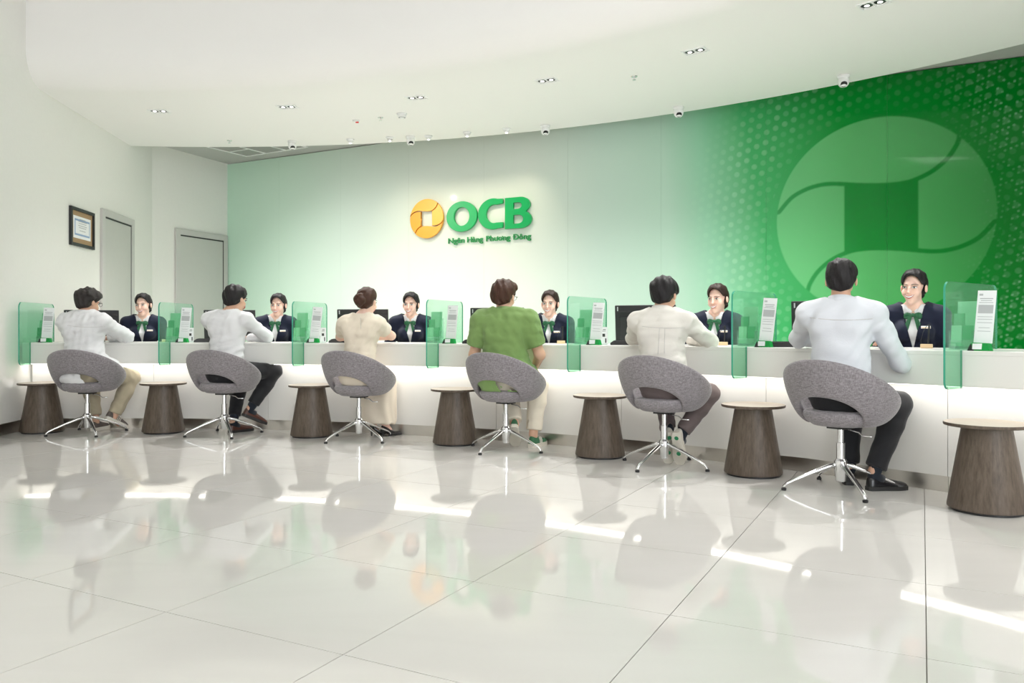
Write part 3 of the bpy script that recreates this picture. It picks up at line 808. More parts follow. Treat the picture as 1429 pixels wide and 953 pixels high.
def words(name, txt, x0, x1, base, cap, m, horns=(), bar=False):
    me, v = text_mesh(txt)
    sx = (x1 - x0) / (v[:, 0].max() - v[:, 0].min()); sy = cap / .70; xm = v[:, 0].min()
    put = lambda x, y: (x0 + (x - xm) * sx, base + y * sy)
    extra = []
    for pre in horns:                                    # the hooks on u and o
        e_ = text_mesh(pre)[1][:, 0].max()
        extra.append([put(*q) for q in ((e_ - .05, .40), (e_ + .045, .45), (e_ + .055, .56), (e_ - .005, .56), (e_ - .012, .50), (e_ - .06, .47))])
    if bar: extra.append([put(*q) for q in ((xm - .07, .30), (xm + .26, .30), (xm + .26, .39), (xm - .07, .39))])
    v[:, 0] = x0 + (v[:, 0] - xm) * sx; v[:, 1] = base + v[:, 1] * sy; v[:, 2] *= .3
    me.vertices.foreach_set('co', v.ravel()); me.update(); me.materials.clear(); me.materials.append(m)
    o = ob(name, me, None, sign, loc=(0, -.016, 0), rot=(R(90), 0, 0))
    for L_ in extra: sign_curve('letter_mark', [L_], m, .018, 0, o, 0).matrix_local = Matrix.Identity(4)
    return o
zb0 = wall_z(627.3, 338.6)
cap = wall_z(627.3, 331.2) - zb0
zb1 = wall_z(742, 335.0) ; zb_ = (zb0 + zb1) / 2
for t, x0, x1, hn, br in (('Ngân', 627.3, 649.6, (), False), ('Hàng', 653.6, 675.6, (), False), ('Phuong', 680.0, 713.6, ('Phu', 'Phuo'), False), ('Dông', 718.0, 742.4, (), True)):
    words('tagline_word', t, wall_s(x0) - s0, wall_s(x1) - s0, zb_, cap, M['sign_dark'], hn, br)

# ------------------------------------------------------------------ framed certificate on the side wall
t0, p0 = along(96, A1, LF); t1, p1 = along(129, A1, LF)
dW = (LF - A1).normalized(); wz = t1 - t0
zt_ = CAM_H + (HORIZON - 286.5) * p0.y / F_PX; zb2 = CAM_H + (HORIZON - 341) * p0.y / F_PX
fr = empty('framed_certificate', A1 + dW * t0 + Vector((0, 0, zb2)), math.atan2(dW.y, dW.x))
hh = zt_ - zb2; t_ = .035
M['bronze_mount'] = mat('bronze_mount', (0.40, 0.25, 0.13), 0.5); M['blue_print'] = mat('blue_border_print', (0.30, 0.42, 0.62), 0.6)
for c, s in (((wz / 2, -.015, t_ / 2), (wz, .03, t_)), ((wz / 2, -.015, hh - t_ / 2), (wz, .03, t_)), ((t_ / 2, -.015, hh / 2), (t_, .03, hh - 2 * t_)), ((wz - t_ / 2, -.015, hh / 2), (t_, .03, hh - 2 * t_))):
    ob('frame_rail', box(c, s), M['black'], fr)
ob('mount', box((wz / 2, -.006, hh / 2), (wz - 2 * t_, .012, hh - 2 * t_)), M['bronze_mount'], fr)
def pl(k, y, m, n): return ob(n, box((wz / 2, y, hh / 2), (wz - 2 * k, .002, hh - 2 * k * 1.1)), m, fr)
ctf = pl(.085, -.013, M['paper'], 'certificate'); pl(.115, -.0145, M['blue_print'], 'printed_border'); pl(.135, -.016, M['paper'], 'printed_field')
ob('print', join(*[box((wz / 2, -.0175, hh * z), (wz * q, .001, .008)) for z, q in ((.72, .25), (.66, .36), (.61, .32), (.55, .36), (.50, .3), (.42, .25))]), M['ink'], fr)
tag(fr, 'black framed certificate with bronze mount hung on the pale wall', 'framed certificate')

# ------------------------------------------------------------------ ceiling fittings
def spot(name, loc, target, watts, size, blend, col, parent):
    ld = bpy.data.lights.new(name, 'SPOT'); ld.energy = watts; ld.spot_size = R(size); ld.spot_blend = blend; ld.color = col; ld.shadow_soft_size = .03
    o = bpy.data.objects.new(name, ld); COL.objects.link(o)
    q = (Vector(target) - Vector(loc)).to_track_quat('-Z', 'Y')
    o.location = Vector(loc) - parent.location; o.rotation_euler = q.to_euler(); o.parent = parent
    return o
M['lamp_face'] = mat('lamp_lens', (1, 1, 1), 0.4, emit=((1, 0.97, 0.92), 3.0))
DL = [(222, 155), (401, 149), (581, 136), (763, 112), (970, 71), (1219, 5)]
for i, (x, y) in enumerate(DL):
    p = ceil_pt(x, y, H_SOFFIT); ph = math.atan2(p.x - CX, p.y - CY)
    e = empty('ceiling_downlight', p)
    rot = (0, 0, -ph)
    fr_ = []
    for c, s in (((0, .062, -.004), (.22, .016, .008)), ((0, -.062, -.004), (.22, .016, .008)), ((-.102, 0, -.004), (.016, .108, .008)), ((.102, 0, -.004), (.016, .108, .008)), ((0, 0, -.003), (.012, .108, .006))):
        fr_.append(box(c, s))
    ob('trim_frame', join(*fr_), M['trim'], e, rot=rot)
    for sx in (-1, 1):
        q = Matrix.Rotation(-ph, 4, 'Z') @ Vector((sx * .05, 0, 0))
        ob('baffle', xf(lathe([(.044, -.002), (.044, -.0005)], 20), Matrix.Translation(q)), M['black'], e)
        lens = ob('lens', xf(lathe([(.020, -.004), (.018, -.0025)], 16), Matrix.Translation(q)), M['lamp_face'], e)
    spot('downlight_beam', p + Vector((0, 0, -.03)), p + Vector((0, 0, -3)) + (Vector((1.3, 1.6, 0)) if i == 0 else Vector((math.sin(ph), math.cos(ph), 0)) * .1), SPOT_DOWN * (1.2, 1.05, .66, .62, .95, 1)[i], 110 if i == 0 else 135, 1.0, (1, .975, .955), e)
    tag(e, 'recessed twin downlight in the white soffit ' + ('above the side wall end', 'above the wide grey door end', 'near the dome detector', 'above the orange and green sign side', 'beside the lone sprinkler', 'above the deep green print')[i], 'downlight', 'recessed downlights in an arc')
WW = [(489, 194.5), (544, 191.5), (598, 189.5), (652, 184.5), (707, 179.5)]
for i, (x, y) in enumerate(WW):
    p = ceil_pt(x, y, H_SOFFIT)
    e = empty('wall_washer', p)
    ob('collar', lathe([(.045, -.022), (.050, -.016), (.052, 0)], 20), M['trim'], e, True)
    ob('snoot', lathe([(.018, -.052), (.026, -.050), (.036, -.022)], 20), M['trim'], e, True)
    ob('lens', lathe([(.014, -.056), (.017, -.053)], 14), M['lamp_face'], e)
    s = wall_s(650) + (i - 2) * .42
    tgt = WO + WD * s + Vector((0, 0, 2.15))
    spot('washer_beam', p + Vector((0, 0, -.07)), tgt, SPOT_LOGO, 78, 1.0, (1, .86, .68), e)
    tag(e, 'small white wall washer lamp in the soffit ' + ('next to the red indicator', 'just before the dome camera', 'just past the dome camera', 'above the green letters', 'at the far end of the row')[i], 'wall washer', 'wall washers above the sign')
def dome_cam():
    e = empty('dome_camera')
    ob('mount_base', lathe([(.056, -.03), (.060, -.02), (.060, 0)], 24), M['trim'], e, True)
    V, F = lathe([(.012, -.115), (.035, -.108), (.050, -.088), (.055, -.062), (.052, -.038), (.046, -.028)], 24)
    ob('dome_shell', (V, F), M['trim'], e, True)
    ob('lens_window', xf(lathe([(.034, 0), (.030, .008), (.012, .013)], 20), Matrix.Translation((0, -.028, -.092)) @ Matrix.Rotation(R(142), 4, 'X')), M['black_gloss'], e, True)
    return e
cam0 = dome_cam()
DC = [(408, 197), (573, 190.5), (761, 175.5), (947, 149.5), (1177, 105.5)]
DCL = ['above the ceiling grille', 'among the wall washers', 'past the row of wall washers', 'over the pale green glass', 'over the deep green print']
for i, (x, y) in enumerate(DC):
    c = cam0 if i == 0 else copy_tree(cam0)
    c.location = ceil_pt(x, y, H_SOFFIT); c.rotation_euler = (0, 0, face_cam(c.location) + R(8))
    tag(c, 'white dome security camera at the soffit edge ' + DCL[i], 'security camera', 'dome cameras along the soffit edge')
def sprinkler(p, lab):
    e = empty('sprinkler_head', p)
    ob('plate', lathe([(.030, -.006), (.034, 0)], 16), M['chrome'], e)
    ob('head', join(lathe([(.010, -.03), (.010, -.005)], 10), move(lathe([(.018, -.036), (.018, -.033)], 12), (0, 0, 0))), M['chrome'], e)
    tag(e, lab, 'sprinkler', 'sprinkler heads in the soffit')
sprinkler(ceil_pt(320, 196, H_SOFFIT), 'small steel sprinkler head above the ceiling grille corner')
sprinkler(ceil_pt(531, 164, H_SOFFIT), 'small steel sprinkler head between the red indicator and the dome detector')
sprinkler(ceil_pt(885, 106.5, H_SOFFIT), 'small steel sprinkler head alone between two downlights')
e = empty('smoke_detector', ceil_pt(561, 159, H_SOFFIT))
ob('base', lathe([(.058, -.012), (.062, 0)], 24), M['trim'], e, True); ob('chamber', lathe([(.026, -.048), (.045, -.040), (.048, -.012)], 24), M['trim'], e, True)
ob('vent_ring', lathe([(.0285, -.046), (.040, -.0445)], 24), M['black'], e)
tag(e, 'white round smoke detector beside a sprinkler head', 'smoke detector')
e = empty('alarm_indicator', ceil_pt(497, 168, H_SOFFIT))
ob('body', lathe([(.030, -.02), (.04, -.012), (.042, 0)], 20), M['trim'], e, True); ob('red_lens', move(box((0, 0, 0), (.035, .02, .014)), (.014, -.01, -.026)), M['red'], e)
tag(e, 'white ceiling indicator with a red lens', 'alarm indicator')
# linear grille in the upper ceiling
g0, g1 = ceil_pt(344, 217.5, H_UPPER), ceil_pt(428, 204.5, H_UPPER)
dg = (g1 - g0); Lg = dg.length; ag = math.atan2(dg.y, dg.x)
e = empty('ceiling_grille', g0 + Vector((0, 0, -.001)), ag)
wdg = .75
for c, s in (((Lg / 2, .0, -.006), (Lg + .03, .03, .012)), ((Lg / 2, -wdg, -.006), (Lg + .03, .03, .012))): ob('frame_rail', box(c, s), M['trim'], e)
for k in range(4): ob('cross_bar', box((Lg * k / 3, -wdg / 2, -.006), (.03, wdg - .03, .012)), M['trim'], e)
ob('long_bar', box((Lg / 6, -wdg * .45, -.005), (Lg / 3 - .03, .02, .008)), M['trim'], e)
M['grille_dark'] = mat('grille_mesh', (0.36, 0.36, 0.34), 0.7)
for k in range(3): ob('mesh_panel', box((Lg * (k + .5) / 3, -wdg / 2, -.002), (Lg / 3 - .03, wdg - .03, .003)), M['grille_dark'], e)
tag(e, 'white framed air grille in the grey upper ceiling', 'air grille')
# unseen fill panels added to brighten the lobby (above and behind the camera)
M['fill_glow'] = mat('fill_panel_glow', (1, 1, 1), 0.6, emit=((1.0, 0.985, 0.96), FILL_PANEL))
for i in range(3):
    for j in range(3):
        e = empty('added_fill_panel', (-1.6 + 3.1 * i, -4.2 + 3.1 * j, H_LOBBY - .001))
        ob('fill_surface', box((0, 0, -.02), (1.6, 1.6, .02)), M['fill_glow'], e)
        ob('frame', join(*[box(c, s) for c, s in (((0, .82, -.02), (1.68, .04, .04)), ((0, -.82, -.02), (1.68, .04, .04)), ((.82, 0, -.02), (.04, 1.6, .04)), ((-.82, 0, -.02), (.04, 1.6, .04)))]), M['trim'], e)
        tag(e, 'unseen square fill panel added in the high lobby ceiling', 'light panel', 'added lobby fill panels')
# ------------------------------------------------------------------ people: bodies and clothes grown from smooth implicit shapes
class Field:
    def __init__(s, lo, hi, h):
        s.h = h; s.lo = np.array(lo, np.float32)
        s.n = np.ceil((np.array(hi) - s.lo) / h).astype(int) + 1
        s.f = np.full(s.n, 0.3, np.float32)
    def region(s, lo, hi):
        a = np.clip(np.floor((np.array(lo) - s.lo) / s.h).astype(int), 0, s.n); b = np.clip(np.ceil((np.array(hi) - s.lo) / s.h).astype(int) + 1, 0, s.n)
        if np.any(b <= a): return None, None
        g = [s.lo[i] + s.h * np.arange(a[i], b[i], dtype=np.float32) for i in range(3)]
        return tuple(slice(a[i], b[i]) for i in range(3)), np.meshgrid(*g, indexing='ij', sparse=True)
    def add(s, prim, off=0.0, pad=0.05):
        lo, hi, fn, k = prim
        sl, P = s.region(np.array(lo) - pad - off, np.array(hi) + pad + off)
        if sl is None: return
        d = fn(*P).astype(np.float32) - off
        s.f[sl] = smin(s.f[sl], d, k)
    def sub(s, fn, k=0.006):
        sl, P = s.region(s.lo, s.lo + s.h * s.n)
        s.f = -smin(-s.f, fn(*P).astype(np.float32), k)
    def wrinkle(s, amp, fn):
        sl, P = s.region(s.lo, s.lo + s.h * s.n)
        s.f = s.f + amp * fn(*P)
    def mesh(s):
        f = s.f; I = f < 0
        c = [I[x:f.shape[0] - 1 + x, y:f.shape[1] - 1 + y, z:f.shape[2] - 1 + z] for x in (0, 1) for y in (0, 1) for z in (0, 1)]
        cnt_ = np.zeros(c[0].shape, np.uint8)
        for q in c: cnt_ += q
        act = (cnt_ > 0) & (cnt_ < 8)
        idx = np.argwhere(act)
        vid = np.full(act.shape, -1, np.int32); vid[act] = np.arange(len(idx))
        val = [f[idx[:, 0] + x, idx[:, 1] + y, idx[:, 2] + z] for x in (0, 1) for y in (0, 1) for z in (0, 1)]
        off = np.array([(x, y, z) for x in (0, 1) for y in (0, 1) for z in (0, 1)], np.float32)
        acc = np.zeros((len(idx), 3), np.float32); w = np.zeros((len(idx), 1), np.float32)
        for i in range(8):
            for j in range(i + 1, 8):
                if np.abs(off[i] - off[j]).sum() != 1: continue
                m = (val[i] < 0) != (val[j] < 0)
                t = np.where(m, val[i] / np.where(m, val[i] - val[j], 1), 0)[:, None]
                acc += np.where(m[:, None], off[i] + t * (off[j] - off[i]), 0); w += m[:, None]
        V = s.lo + s.h * (idx + acc / w)
        Fs = []
        for ax in range(3):
            sh = list(f.shape); a = [slice(None)] * 3; b = [slice(None)] * 3
            a[ax] = slice(0, sh[ax] - 1); b[ax] = slice(1, sh[ax])
            e = np.argwhere(I[tuple(a)] != I[tuple(b)])
            o1, o2 = [x for x in range(3) if x != ax]
            ok = (e[:, o1] > 0) & (e[:, o2] > 0) & (e[:, o1] < sh[o1] - 1) & (e[:, o2] < sh[o2] - 1); e = e[ok]
            if not len(e): continue
            q = []
            for d1, d2 in ((-1, -1), (0, -1), (0, 0), (-1, 0)):
                c_ = e.copy(); c_[:, o1] += d1; c_[:, o2] += d2; q.append(vid[c_[:, 0], c_[:, 1], c_[:, 2]])
            q = np.stack(q, 1)
            flip = I[e[:, 0], e[:, 1], e[:, 2]] ^ (ax == 1)
            q[~flip] = q[~flip][:, ::-1]
            Fs.append(q)
        return V, np.vstack(Fs)
def np_mesh(V, F):
    me = bpy.data.meshes.new('mesh')
    me.vertices.add(len(V)); me.vertices.foreach_set('co', np.asarray(V, np.float32).ravel())
    me.loops.add(F.size); me.loops.foreach_set('vertex_index', F.ravel().astype(np.int32))
    me.polygons.add(len(F)); me.polygons.foreach_set('loop_start', np.arange(0, F.size, 4, dtype=np.int32))
    me.update(calc_edges=True); me.validate()
    me.polygons.foreach_set('use_smooth', [True] * len(me.polygons))
    return me
def smin(a, b, k):
    h = np.maximum(k - np.abs(a - b), 0) / k
    return np.minimum(a, b) - h * h * k * 0.25
def cone(a, b, ra, rb, k=0.03, yaw=0.0, flat=1.0):
    """tapered capsule; flat < 1 squeezes it front to back after turning by yaw"""
    a, b = np.array(a, float), np.array(b, float)
    cs, sn = math.cos(yaw), math.sin(yaw)
    def tf(x, y): return x * cs - y * sn, (x * sn + y * cs) / flat
    A = np.array([*tf(a[0], a[1]), a[2]]); B = np.array([*tf(b[0], b[1]), b[2]]); D = B - A; L2 = max(float(D @ D), 1e-9)
    def fn(x, y, z):
        u, v = tf(x, y)
        t = np.clip(((u - A[0]) * D[0] + (v - A[1]) * D[1] + (z - A[2]) * D[2]) / L2, 0, 1)
        d = np.sqrt((u - A[0] - t * D[0]) ** 2 + (v - A[1] - t * D[1]) ** 2 + (z - A[2] - t * D[2]) ** 2) - (ra + (rb - ra) * t)
        return d * (flat ** 0.5 if flat < 1 else 1)
    r = max(ra, rb)
    return np.minimum(a, b) - r, np.maximum(a, b) + r, fn, k
def elli(c, r, k=0.02, Mx=None):
    """ellipsoid; Mx is a 4x4 matrix to the person's space"""
    if Mx is None: Mx = Matrix.Identity(4)
    Cw = np.array(Mx @ Vector(c)); Rm = np.array(Mx.to_3x3()).T
    r = np.array(r, float)
    def fn(x, y, z):
        dx, dy, dz = x - Cw[0], y - Cw[1], z - Cw[2]
        u = [(Rm[i, 0] * dx + Rm[i, 1] * dy + Rm[i, 2] * dz) for i in range(3)]
        k0 = np.sqrt(sum((u[i] / r[i]) ** 2 for i in range(3))); k1 = np.sqrt(sum((u[i] / r[i] ** 2) ** 2 for i in range(3)))
        return k0 * (k0 - 1) / np.maximum(k1, 1e-6)
    m = r.max()
    return Cw - m, Cw + m, fn, k
def V3(*a): return Vector(a)
def head_prims(Mh, sex):
    f = sex == 'f'
    j = .87 if f else 1.0
    L = [elli((0, -.015, .040), (.076, .094, .082), .02, Mh),
         elli((0, .022, -.015), (.066 * j, .068, .080), .03, Mh),
         elli((0, .034, -.060), (.050 * j, .048, .050), .03, Mh),
         elli((0, .062, -.092), (.026 * j, .022, .020), .03, Mh),
         elli((.034, .058, -.030), (.028, .026, .028), .025, Mh), elli((-.034, .058, -.030), (.028, .026, .028), .025, Mh),
         elli((0, .078 - .006 * f, .020), (.050, .018 - .004 * f, .016), .025, Mh),
         elli((0, .094, -.012), (.010, .014, .028), .014, Mh), elli((0, .104, -.028), (.014, .012, .010), .010, Mh),
         elli((0, .084, -.058), (.026, .012, .014), .012, Mh)]
    for s in (-1, 1):
        L.append(elli((s * .078, -.008, -.004), (.010, .020, .032), .006, Mh))
    return L
def hand_prims(w, d, n, curl=0.35, side=1):
    """w wrist, d forward, n palm-down normal (out of the back of the hand), side +1 right hand"""
    w, d, n = Vector(w), Vector(d).normalized(), Vector(n); n = (n - d * n.dot(d)).normalized(); s = d.cross(n) * side      # s: towards the little finger
    L = []
    Mx = Matrix((( s.x, d.x, n.x, 0), (s.y, d.y, n.y, 0), (s.z, d.z, n.z, 0), (0, 0, 0, 1)))
    Mx.translation = w + d * .048
    L.append(elli((0, 0, 0), (.040, .055, .016), .012, Mx))
    for q, ln in ((-.030, .070), (-.010, .080), (.010, .075), (.029, .058)):
        a = w + d * .088 + s * q; b = a + d * (ln * .5) - n * (ln * .5 * curl * .5); c = b + d * (ln * .45) - n * (ln * .5 * curl * 1.6)
        L.append(cone(a - d * .02, b, .0095, .0085, .004)); L.append(cone(b, c, .0085, .0072, .004))
    a = w + d * .025 - s * .030; b = a + d * .035 - s * .022 - n * .008; c = b + d * .030 - n * .006
    L.append(cone(a, b, .013, .010, .006)); L.append(cone(b, c, .010, .008, .004))
    return L
def person_shape(sp):
    """all joints in the person's own space (x right of the viewer's line, y away)"""
    psi = R(sp['yaw']); fwd = V3(math.sin(psi), math.cos(psi), 0); rt = V3(math.cos(psi), -math.sin(psi), 0)
    pel = V3(*sp['pelvis']); ch = V3(*sp['chest']); hw = sp.get('sh', .180)
    up = V3(0, 0, 1)
    S = {}
    S['fwd'], S['rt'], S['pel'], S['ch'], S['psi'] = fwd, rt, pel, ch, psi
    S['shR'] = ch + rt * hw + up * sp.get('drop', .085); S['shL'] = ch - rt * hw + up * sp.get('drop', .085)
    S['neck'] = ch + up * .145 + fwd * .005
    S['hc'] = V3(*sp['head'])
    S['Mh'] = Matrix.Translation(S['hc']) @ Matrix.Rotation(-R(sp['hyaw']), 4, 'Z') @ Matrix.Rotation(R(sp.get('hpitch', -4)), 4, 'X') @ Matrix.Rotation(R(sp.get('hroll', 0)), 4, 'Y') @ Matrix.Scale(sp.get('hs', 1.0), 4)
    return S
def torso_prims(sp, S, tk=1.0):
    pel, ch, fwd, rt, psi = S['pel'], S['ch'], S['fwd'], S['rt'], S['psi']
    f = sp['sex'] == 'f'; g = sp.get('girth', 1.0) * (0.86 if f else 1.0)
    wa = pel.lerp(ch, .48)
    L = [cone(pel, wa, .158 * g * (1.04 if f else 1), .138 * g * (.93 if f else 1), .05, psi, .74), cone(wa, ch - V3(0, 0, .02), .138 * g * (.93 if f else 1), .160 * g, .06, psi, .66),
         cone(ch, ch + V3(0, 0, .07), .155 * g, .120 * g, .05, psi, .62),
         cone(S['shL'], S['shR'], .058 * g, .058 * g, .05),
         cone(S['neck'] + V3(0, 0, .01), S['shL'] + V3(0, 0, .012), .048, .045 * g, .05), cone(S['neck'] + V3(0, 0, .01), S['shR'] + V3(0, 0, .012), .048, .045 * g, .05)]
    for b in (-1, 1): L.append(elli(ch - fwd * .060 + rt * b * .075 + V3(0, 0, .02), (.070, .045, .085), .05, None))
    if f:
        for b in (-1, 1): L.append(elli(ch + fwd * .075 + rt * b * .062 - V3(0, 0, .035), (.052, .050, .052), .04))
    return L
def arm_prims(sp, S, side, upto=1.0, fore=1.0, bulk=1.0):
    sh = S['sh' + side]; el, wr = V3(*sp['elbow' + side]), V3(*sp['wrist' + side]); f = .86 if sp['sex'] == 'f' else 1.0
    L = []
    if upto > 0: L.append(cone(sh, sh.lerp(el, upto), .056 * f * bulk, .045 * f * bulk, .03))
    if fore > 0 and upto >= 1: L.append(cone(el, el.lerp(wr, fore), .044 * f * bulk, (.044 + (.029 - .044) * fore) * f * bulk, .025))
    return L
def leg_prims(sp, S, side, upto=1.0, bulk=1.0):
    s = 1 if side == 'R' else -1
    hip = S['pel'] + S['rt'] * s * .088 + V3(0, 0, -.005); kn, an = V3(*sp['knee' + side]), V3(*sp['ankle' + side]); f = .92 if sp['sex'] == 'f' else 1.0
    return [cone(hip, kn, .086 * f * bulk, .060 * f * bulk, .04), cone(kn, kn.lerp(an, .35), .058 * f * bulk, .056 * f * bulk, .03), cone(kn.lerp(an, .35), kn.lerp(an, upto), .056 * f * bulk, (.036 if bulk < 1.05 else .050) * f * bulk, .03)]
def bounds(sp, S, pad=.14):
    P = [S['pel'], S['ch'], S['hc'] + V3(0, 0, .08), S['shL'], S['shR']] + [V3(*sp[k]) for k in sp if k[:-1] in ('elbow', 'wrist', 'knee', 'ankle')]
    A = np.array([tuple(p) for p in P]); return A.min(0) - pad, A.max(0) + pad
def body_mesh(sp, S, h=.0072):
    lo, hi = bounds(sp, S); lo[2] = max(lo[2], .01)
    F = Field(lo, hi, h)
    for p in torso_prims(sp, S): F.add(p, -.012)
    for sd in 'LR':
        for p in arm_prims(sp, S, sd): F.add(p)
        for p in leg_prims(sp, S, sd): F.add(p)
        an = V3(*sp['ankle' + sd]); t = V3(*sp['toe' + sd]).normalized()
        F.add(cone(an, an + t * .07 - V3(0, 0, .07), .030, .018, .02))
        el, wr = V3(*sp['elbow' + sd]), V3(*sp['wrist' + sd]); d = sp.get('hand' + sd); d = V3(*d) if d else (wr - el)
        for p in hand_prims(wr, d, sp.get('back' + sd, (0, 0, 1)), sp.get('curl', .35), 1 if sd == 'R' else -1): F.add(p, 0, .02)
    nk = S['neck']; hb = S['Mh'] @ V3(0, -.022, -.05)
    r = .047 if sp['sex'] == 'f' else .056
    F.add(cone(nk - V3(0, 0, .05), hb, r * 1.08, r, .03))
    for p in head_prims(S['Mh'], sp['sex']): F.add(p)
    return np_mesh(*F.mesh())
def folds(seed, amp=1.0):
    q = np.random.default_rng(seed); T = []
    for i in range(7):
        d = q.normal(size=3); d[2] = abs(d[2]) * 1.3; d /= np.linalg.norm(d); T.append((d * q.uniform(40, 105), q.uniform(0, 6.3), q.uniform(.5, 1)))
    def fn(x, y, z):
        s = 0
        for d, p, a in T: s = s + a * np.sin(d[0] * x + d[1] * y + d[2] * z + p + 2.4 * np.sin(7 * x + 5 * y - 8 * z + 1.7 * p))
        return (np.tanh(s / 1.6) * amp).astype(np.float32)
    return fn
def garment(sp, S, prims, off, h=.009, wr=.0028, seed=1, cuts=(), zmin=None, pad=.16):
    lo, hi = bounds(sp, S, pad)
    if zmin is not None: lo[2] = zmin
    los = np.min([np.array(p[0]) for p in prims], 0) - .05 - off; his = np.max([np.array(p[1]) for p in prims], 0) + .05 + off
    lo, hi = np.maximum(lo, los), np.minimum(hi, his)
    F = Field(lo, hi, h)
    for p in prims: F.add(p, off)
    if wr: F.wrinkle(wr, folds(seed))
    for c in cuts: F.sub(c)
    return np_mesh(*F.mesh())
def plane_cut(p, n):
    """keeps the side the normal points away from"""
    p, n = V3(*p), V3(*n).normalized()
    return lambda x, y, z: -((x - p.x) * n.x + (y - p.y) * n.y + (z - p.z) * n.z)
# ---- hair, in head space
def hair_mesh(kind, seed=0):
    F = Field((-.14, -.19, -.16), (.14, .15, .20), .0055)
    f = kind.startswith('bun')
    if not f:
        for p in head_prims(Matrix.Identity(4), 'm')[:2]: F.add(p, 0, .06)
        F.add(elli((0, -.055, -.01), (.062, .046, .070), .03), 0, .06)
        tt = {'short': .007, 'messy': .014, 'tall': .013, 'full': .010}[kind]; ft = {'short': .002, 'messy': .010, 'tall': .016, 'full': .004}[kind]
        F.wrinkle(-1.0, lambda x, y, z: {'short': .003}.get(kind, .005) + tt * np.clip((z + .045) / .11, 0, 1) ** 1.2 + ft * np.clip((y + .02) / .09, 0, 1) * np.clip((z - .04) / .05, 0, 1) + 0 * x)
        s = seed * 1.7
        F.wrinkle({'messy': .0062, 'tall': .0056, 'full': .0050, 'short': .0036}[kind], lambda x, y, z: np.sin(70 * x + 35 * z + s + 2 * np.sin(40 * y)) * np.sin(55 * y - 30 * x + s) + .6 * np.sin(120 * x + 60 * y + 40 * z + s))
        if kind == 'messy': F.wrinkle(.006, lambda x, y, z: np.sin(38 * x + s) * np.sin(44 * y - s) * (z > .05))
        F.sub(lambda x, y, z: -.655 * y + .755 * z + .012 + 0 * x, .012)
        F.sub(lambda x, y, z: z + .066 - .30 * np.abs(x) + 0 * y, .012)
        # around the ears
        for sd in (-1, 1):
            F.sub(lambda x, y, z: np.sqrt(((x - sd * .085) / .6) ** 2 + (y - .002) ** 2 + (z + .014) ** 2) - .043, .008)
    else:
        F.add(elli((0, -.017, .042), (.0815, .0995, .088), .02), 0)
        F.add(elli((0, -.055, .006), (.070, .052, .066), .03), .001)
        F.add(elli((0, .010, .085), (.064, .072, .044), .03), .0)
        if kind == 'bun_high':
            F.add(elli((0, -.128, .012), (.052, .036, .056), .012), 0); F.wrinkle(.0030, lambda x, y, z: np.sin(150 * np.hypot(x - .01, z - .012) + 3 * np.arctan2(z - .012, x)) * (y < -.10))
        else: F.add(elli((0, -.110, -.045), (.036, .030, .034), .012), 0)
        F.wrinkle(.0018, lambda x, y, z: np.sin(150 * x + 50 * y + seed) + .6 * np.sin(90 * z + 80 * x))
        F.sub(lambda x, y, z: np.maximum((np.sqrt((x / .066) ** 2 + ((z + .012) / .102) ** 2) - 1) * .066, .0 - y), .006)
        F.sub(lambda x, y, z: np.maximum(np.maximum(z - .018, .012 - y), -.2 + 0 * x), .008)
        F.sub(lambda x, y, z: np.maximum(z + .062 + 0 * x, -(y + .07)), .01)
        for sd in (-1, 1):
            F.sub(lambda x, y, z: np.sqrt(((x - sd * .085) / .55) ** 2 + (y - .006) ** 2 + (z + .010) ** 2) - .045, .008)
    return np_mesh(*F.mesh())
# ---- face features laid on the head surface, in head space
def face_y(x, z, sex, cache={}):
    if sex not in cache: cache[sex] = head_prims(Matrix.Identity(4), sex)
    lo, hi = np.full(np.shape(x), .03), np.full(np.shape(x), .16)
    for _ in range(22):
        m = (lo + hi) / 2; d = np.full(np.shape(x), .3)
        for p in cache[sex]: d = smin(d, p[2](np.asarray(x, float), m, np.asarray(z, float)), p[3])
        hi = np.where(d > 0, m, hi); lo = np.where(d > 0, lo, m)
    return hi
def patch(top, bot, lift, sex, n=10, m=3, thick=.0015):
    """skin between two curves (functions of 0..1 giving x, z)"""
    T = np.linspace(0, 1, n); X, Z = np.zeros((m, n)), np.zeros((m, n))
    for j in range(m):
        for i, t in enumerate(T):
            a, b = top(t), bot(t); q = j / (m - 1); X[j, i] = a[0] + (b[0] - a[0]) * q; Z[j, i] = a[1] + (b[1] - a[1]) * q
    Y = face_y(X, Z, sex)
    mid = np.sin(np.linspace(0, PI, m))[:, None] * np.sin(np.clip(T, .02, .98) * PI)[None]
    V = np.stack([X, Y + lift * mid + .0022, Z], -1).reshape(-1, 3); V2 = np.stack([X, Y - .004, Z], -1).reshape(-1, 3)
    ii = np.arange(m * n).reshape(m, n); N_ = m * n
    F = [(ii[j, i], ii[j, i + 1], ii[j + 1, i + 1], ii[j + 1, i]) for j in range(m - 1) for i in range(n - 1)]
    ring = list(ii[0, :]) + list(ii[1:, -1]) + list(ii[-1, -2::-1]) + list(ii[-2:0:-1, 0])
    F += [(int(ring[k]), int(ring[(k + 1) % len(ring)]), int(ring[(k + 1) % len(ring)] + N_), int(ring[k] + N_)) for k in range(len(ring))]
    return [tuple(v) for v in np.vstack([V, V2])], [tuple(int(a) for a in f) for f in F]
FACE = {}
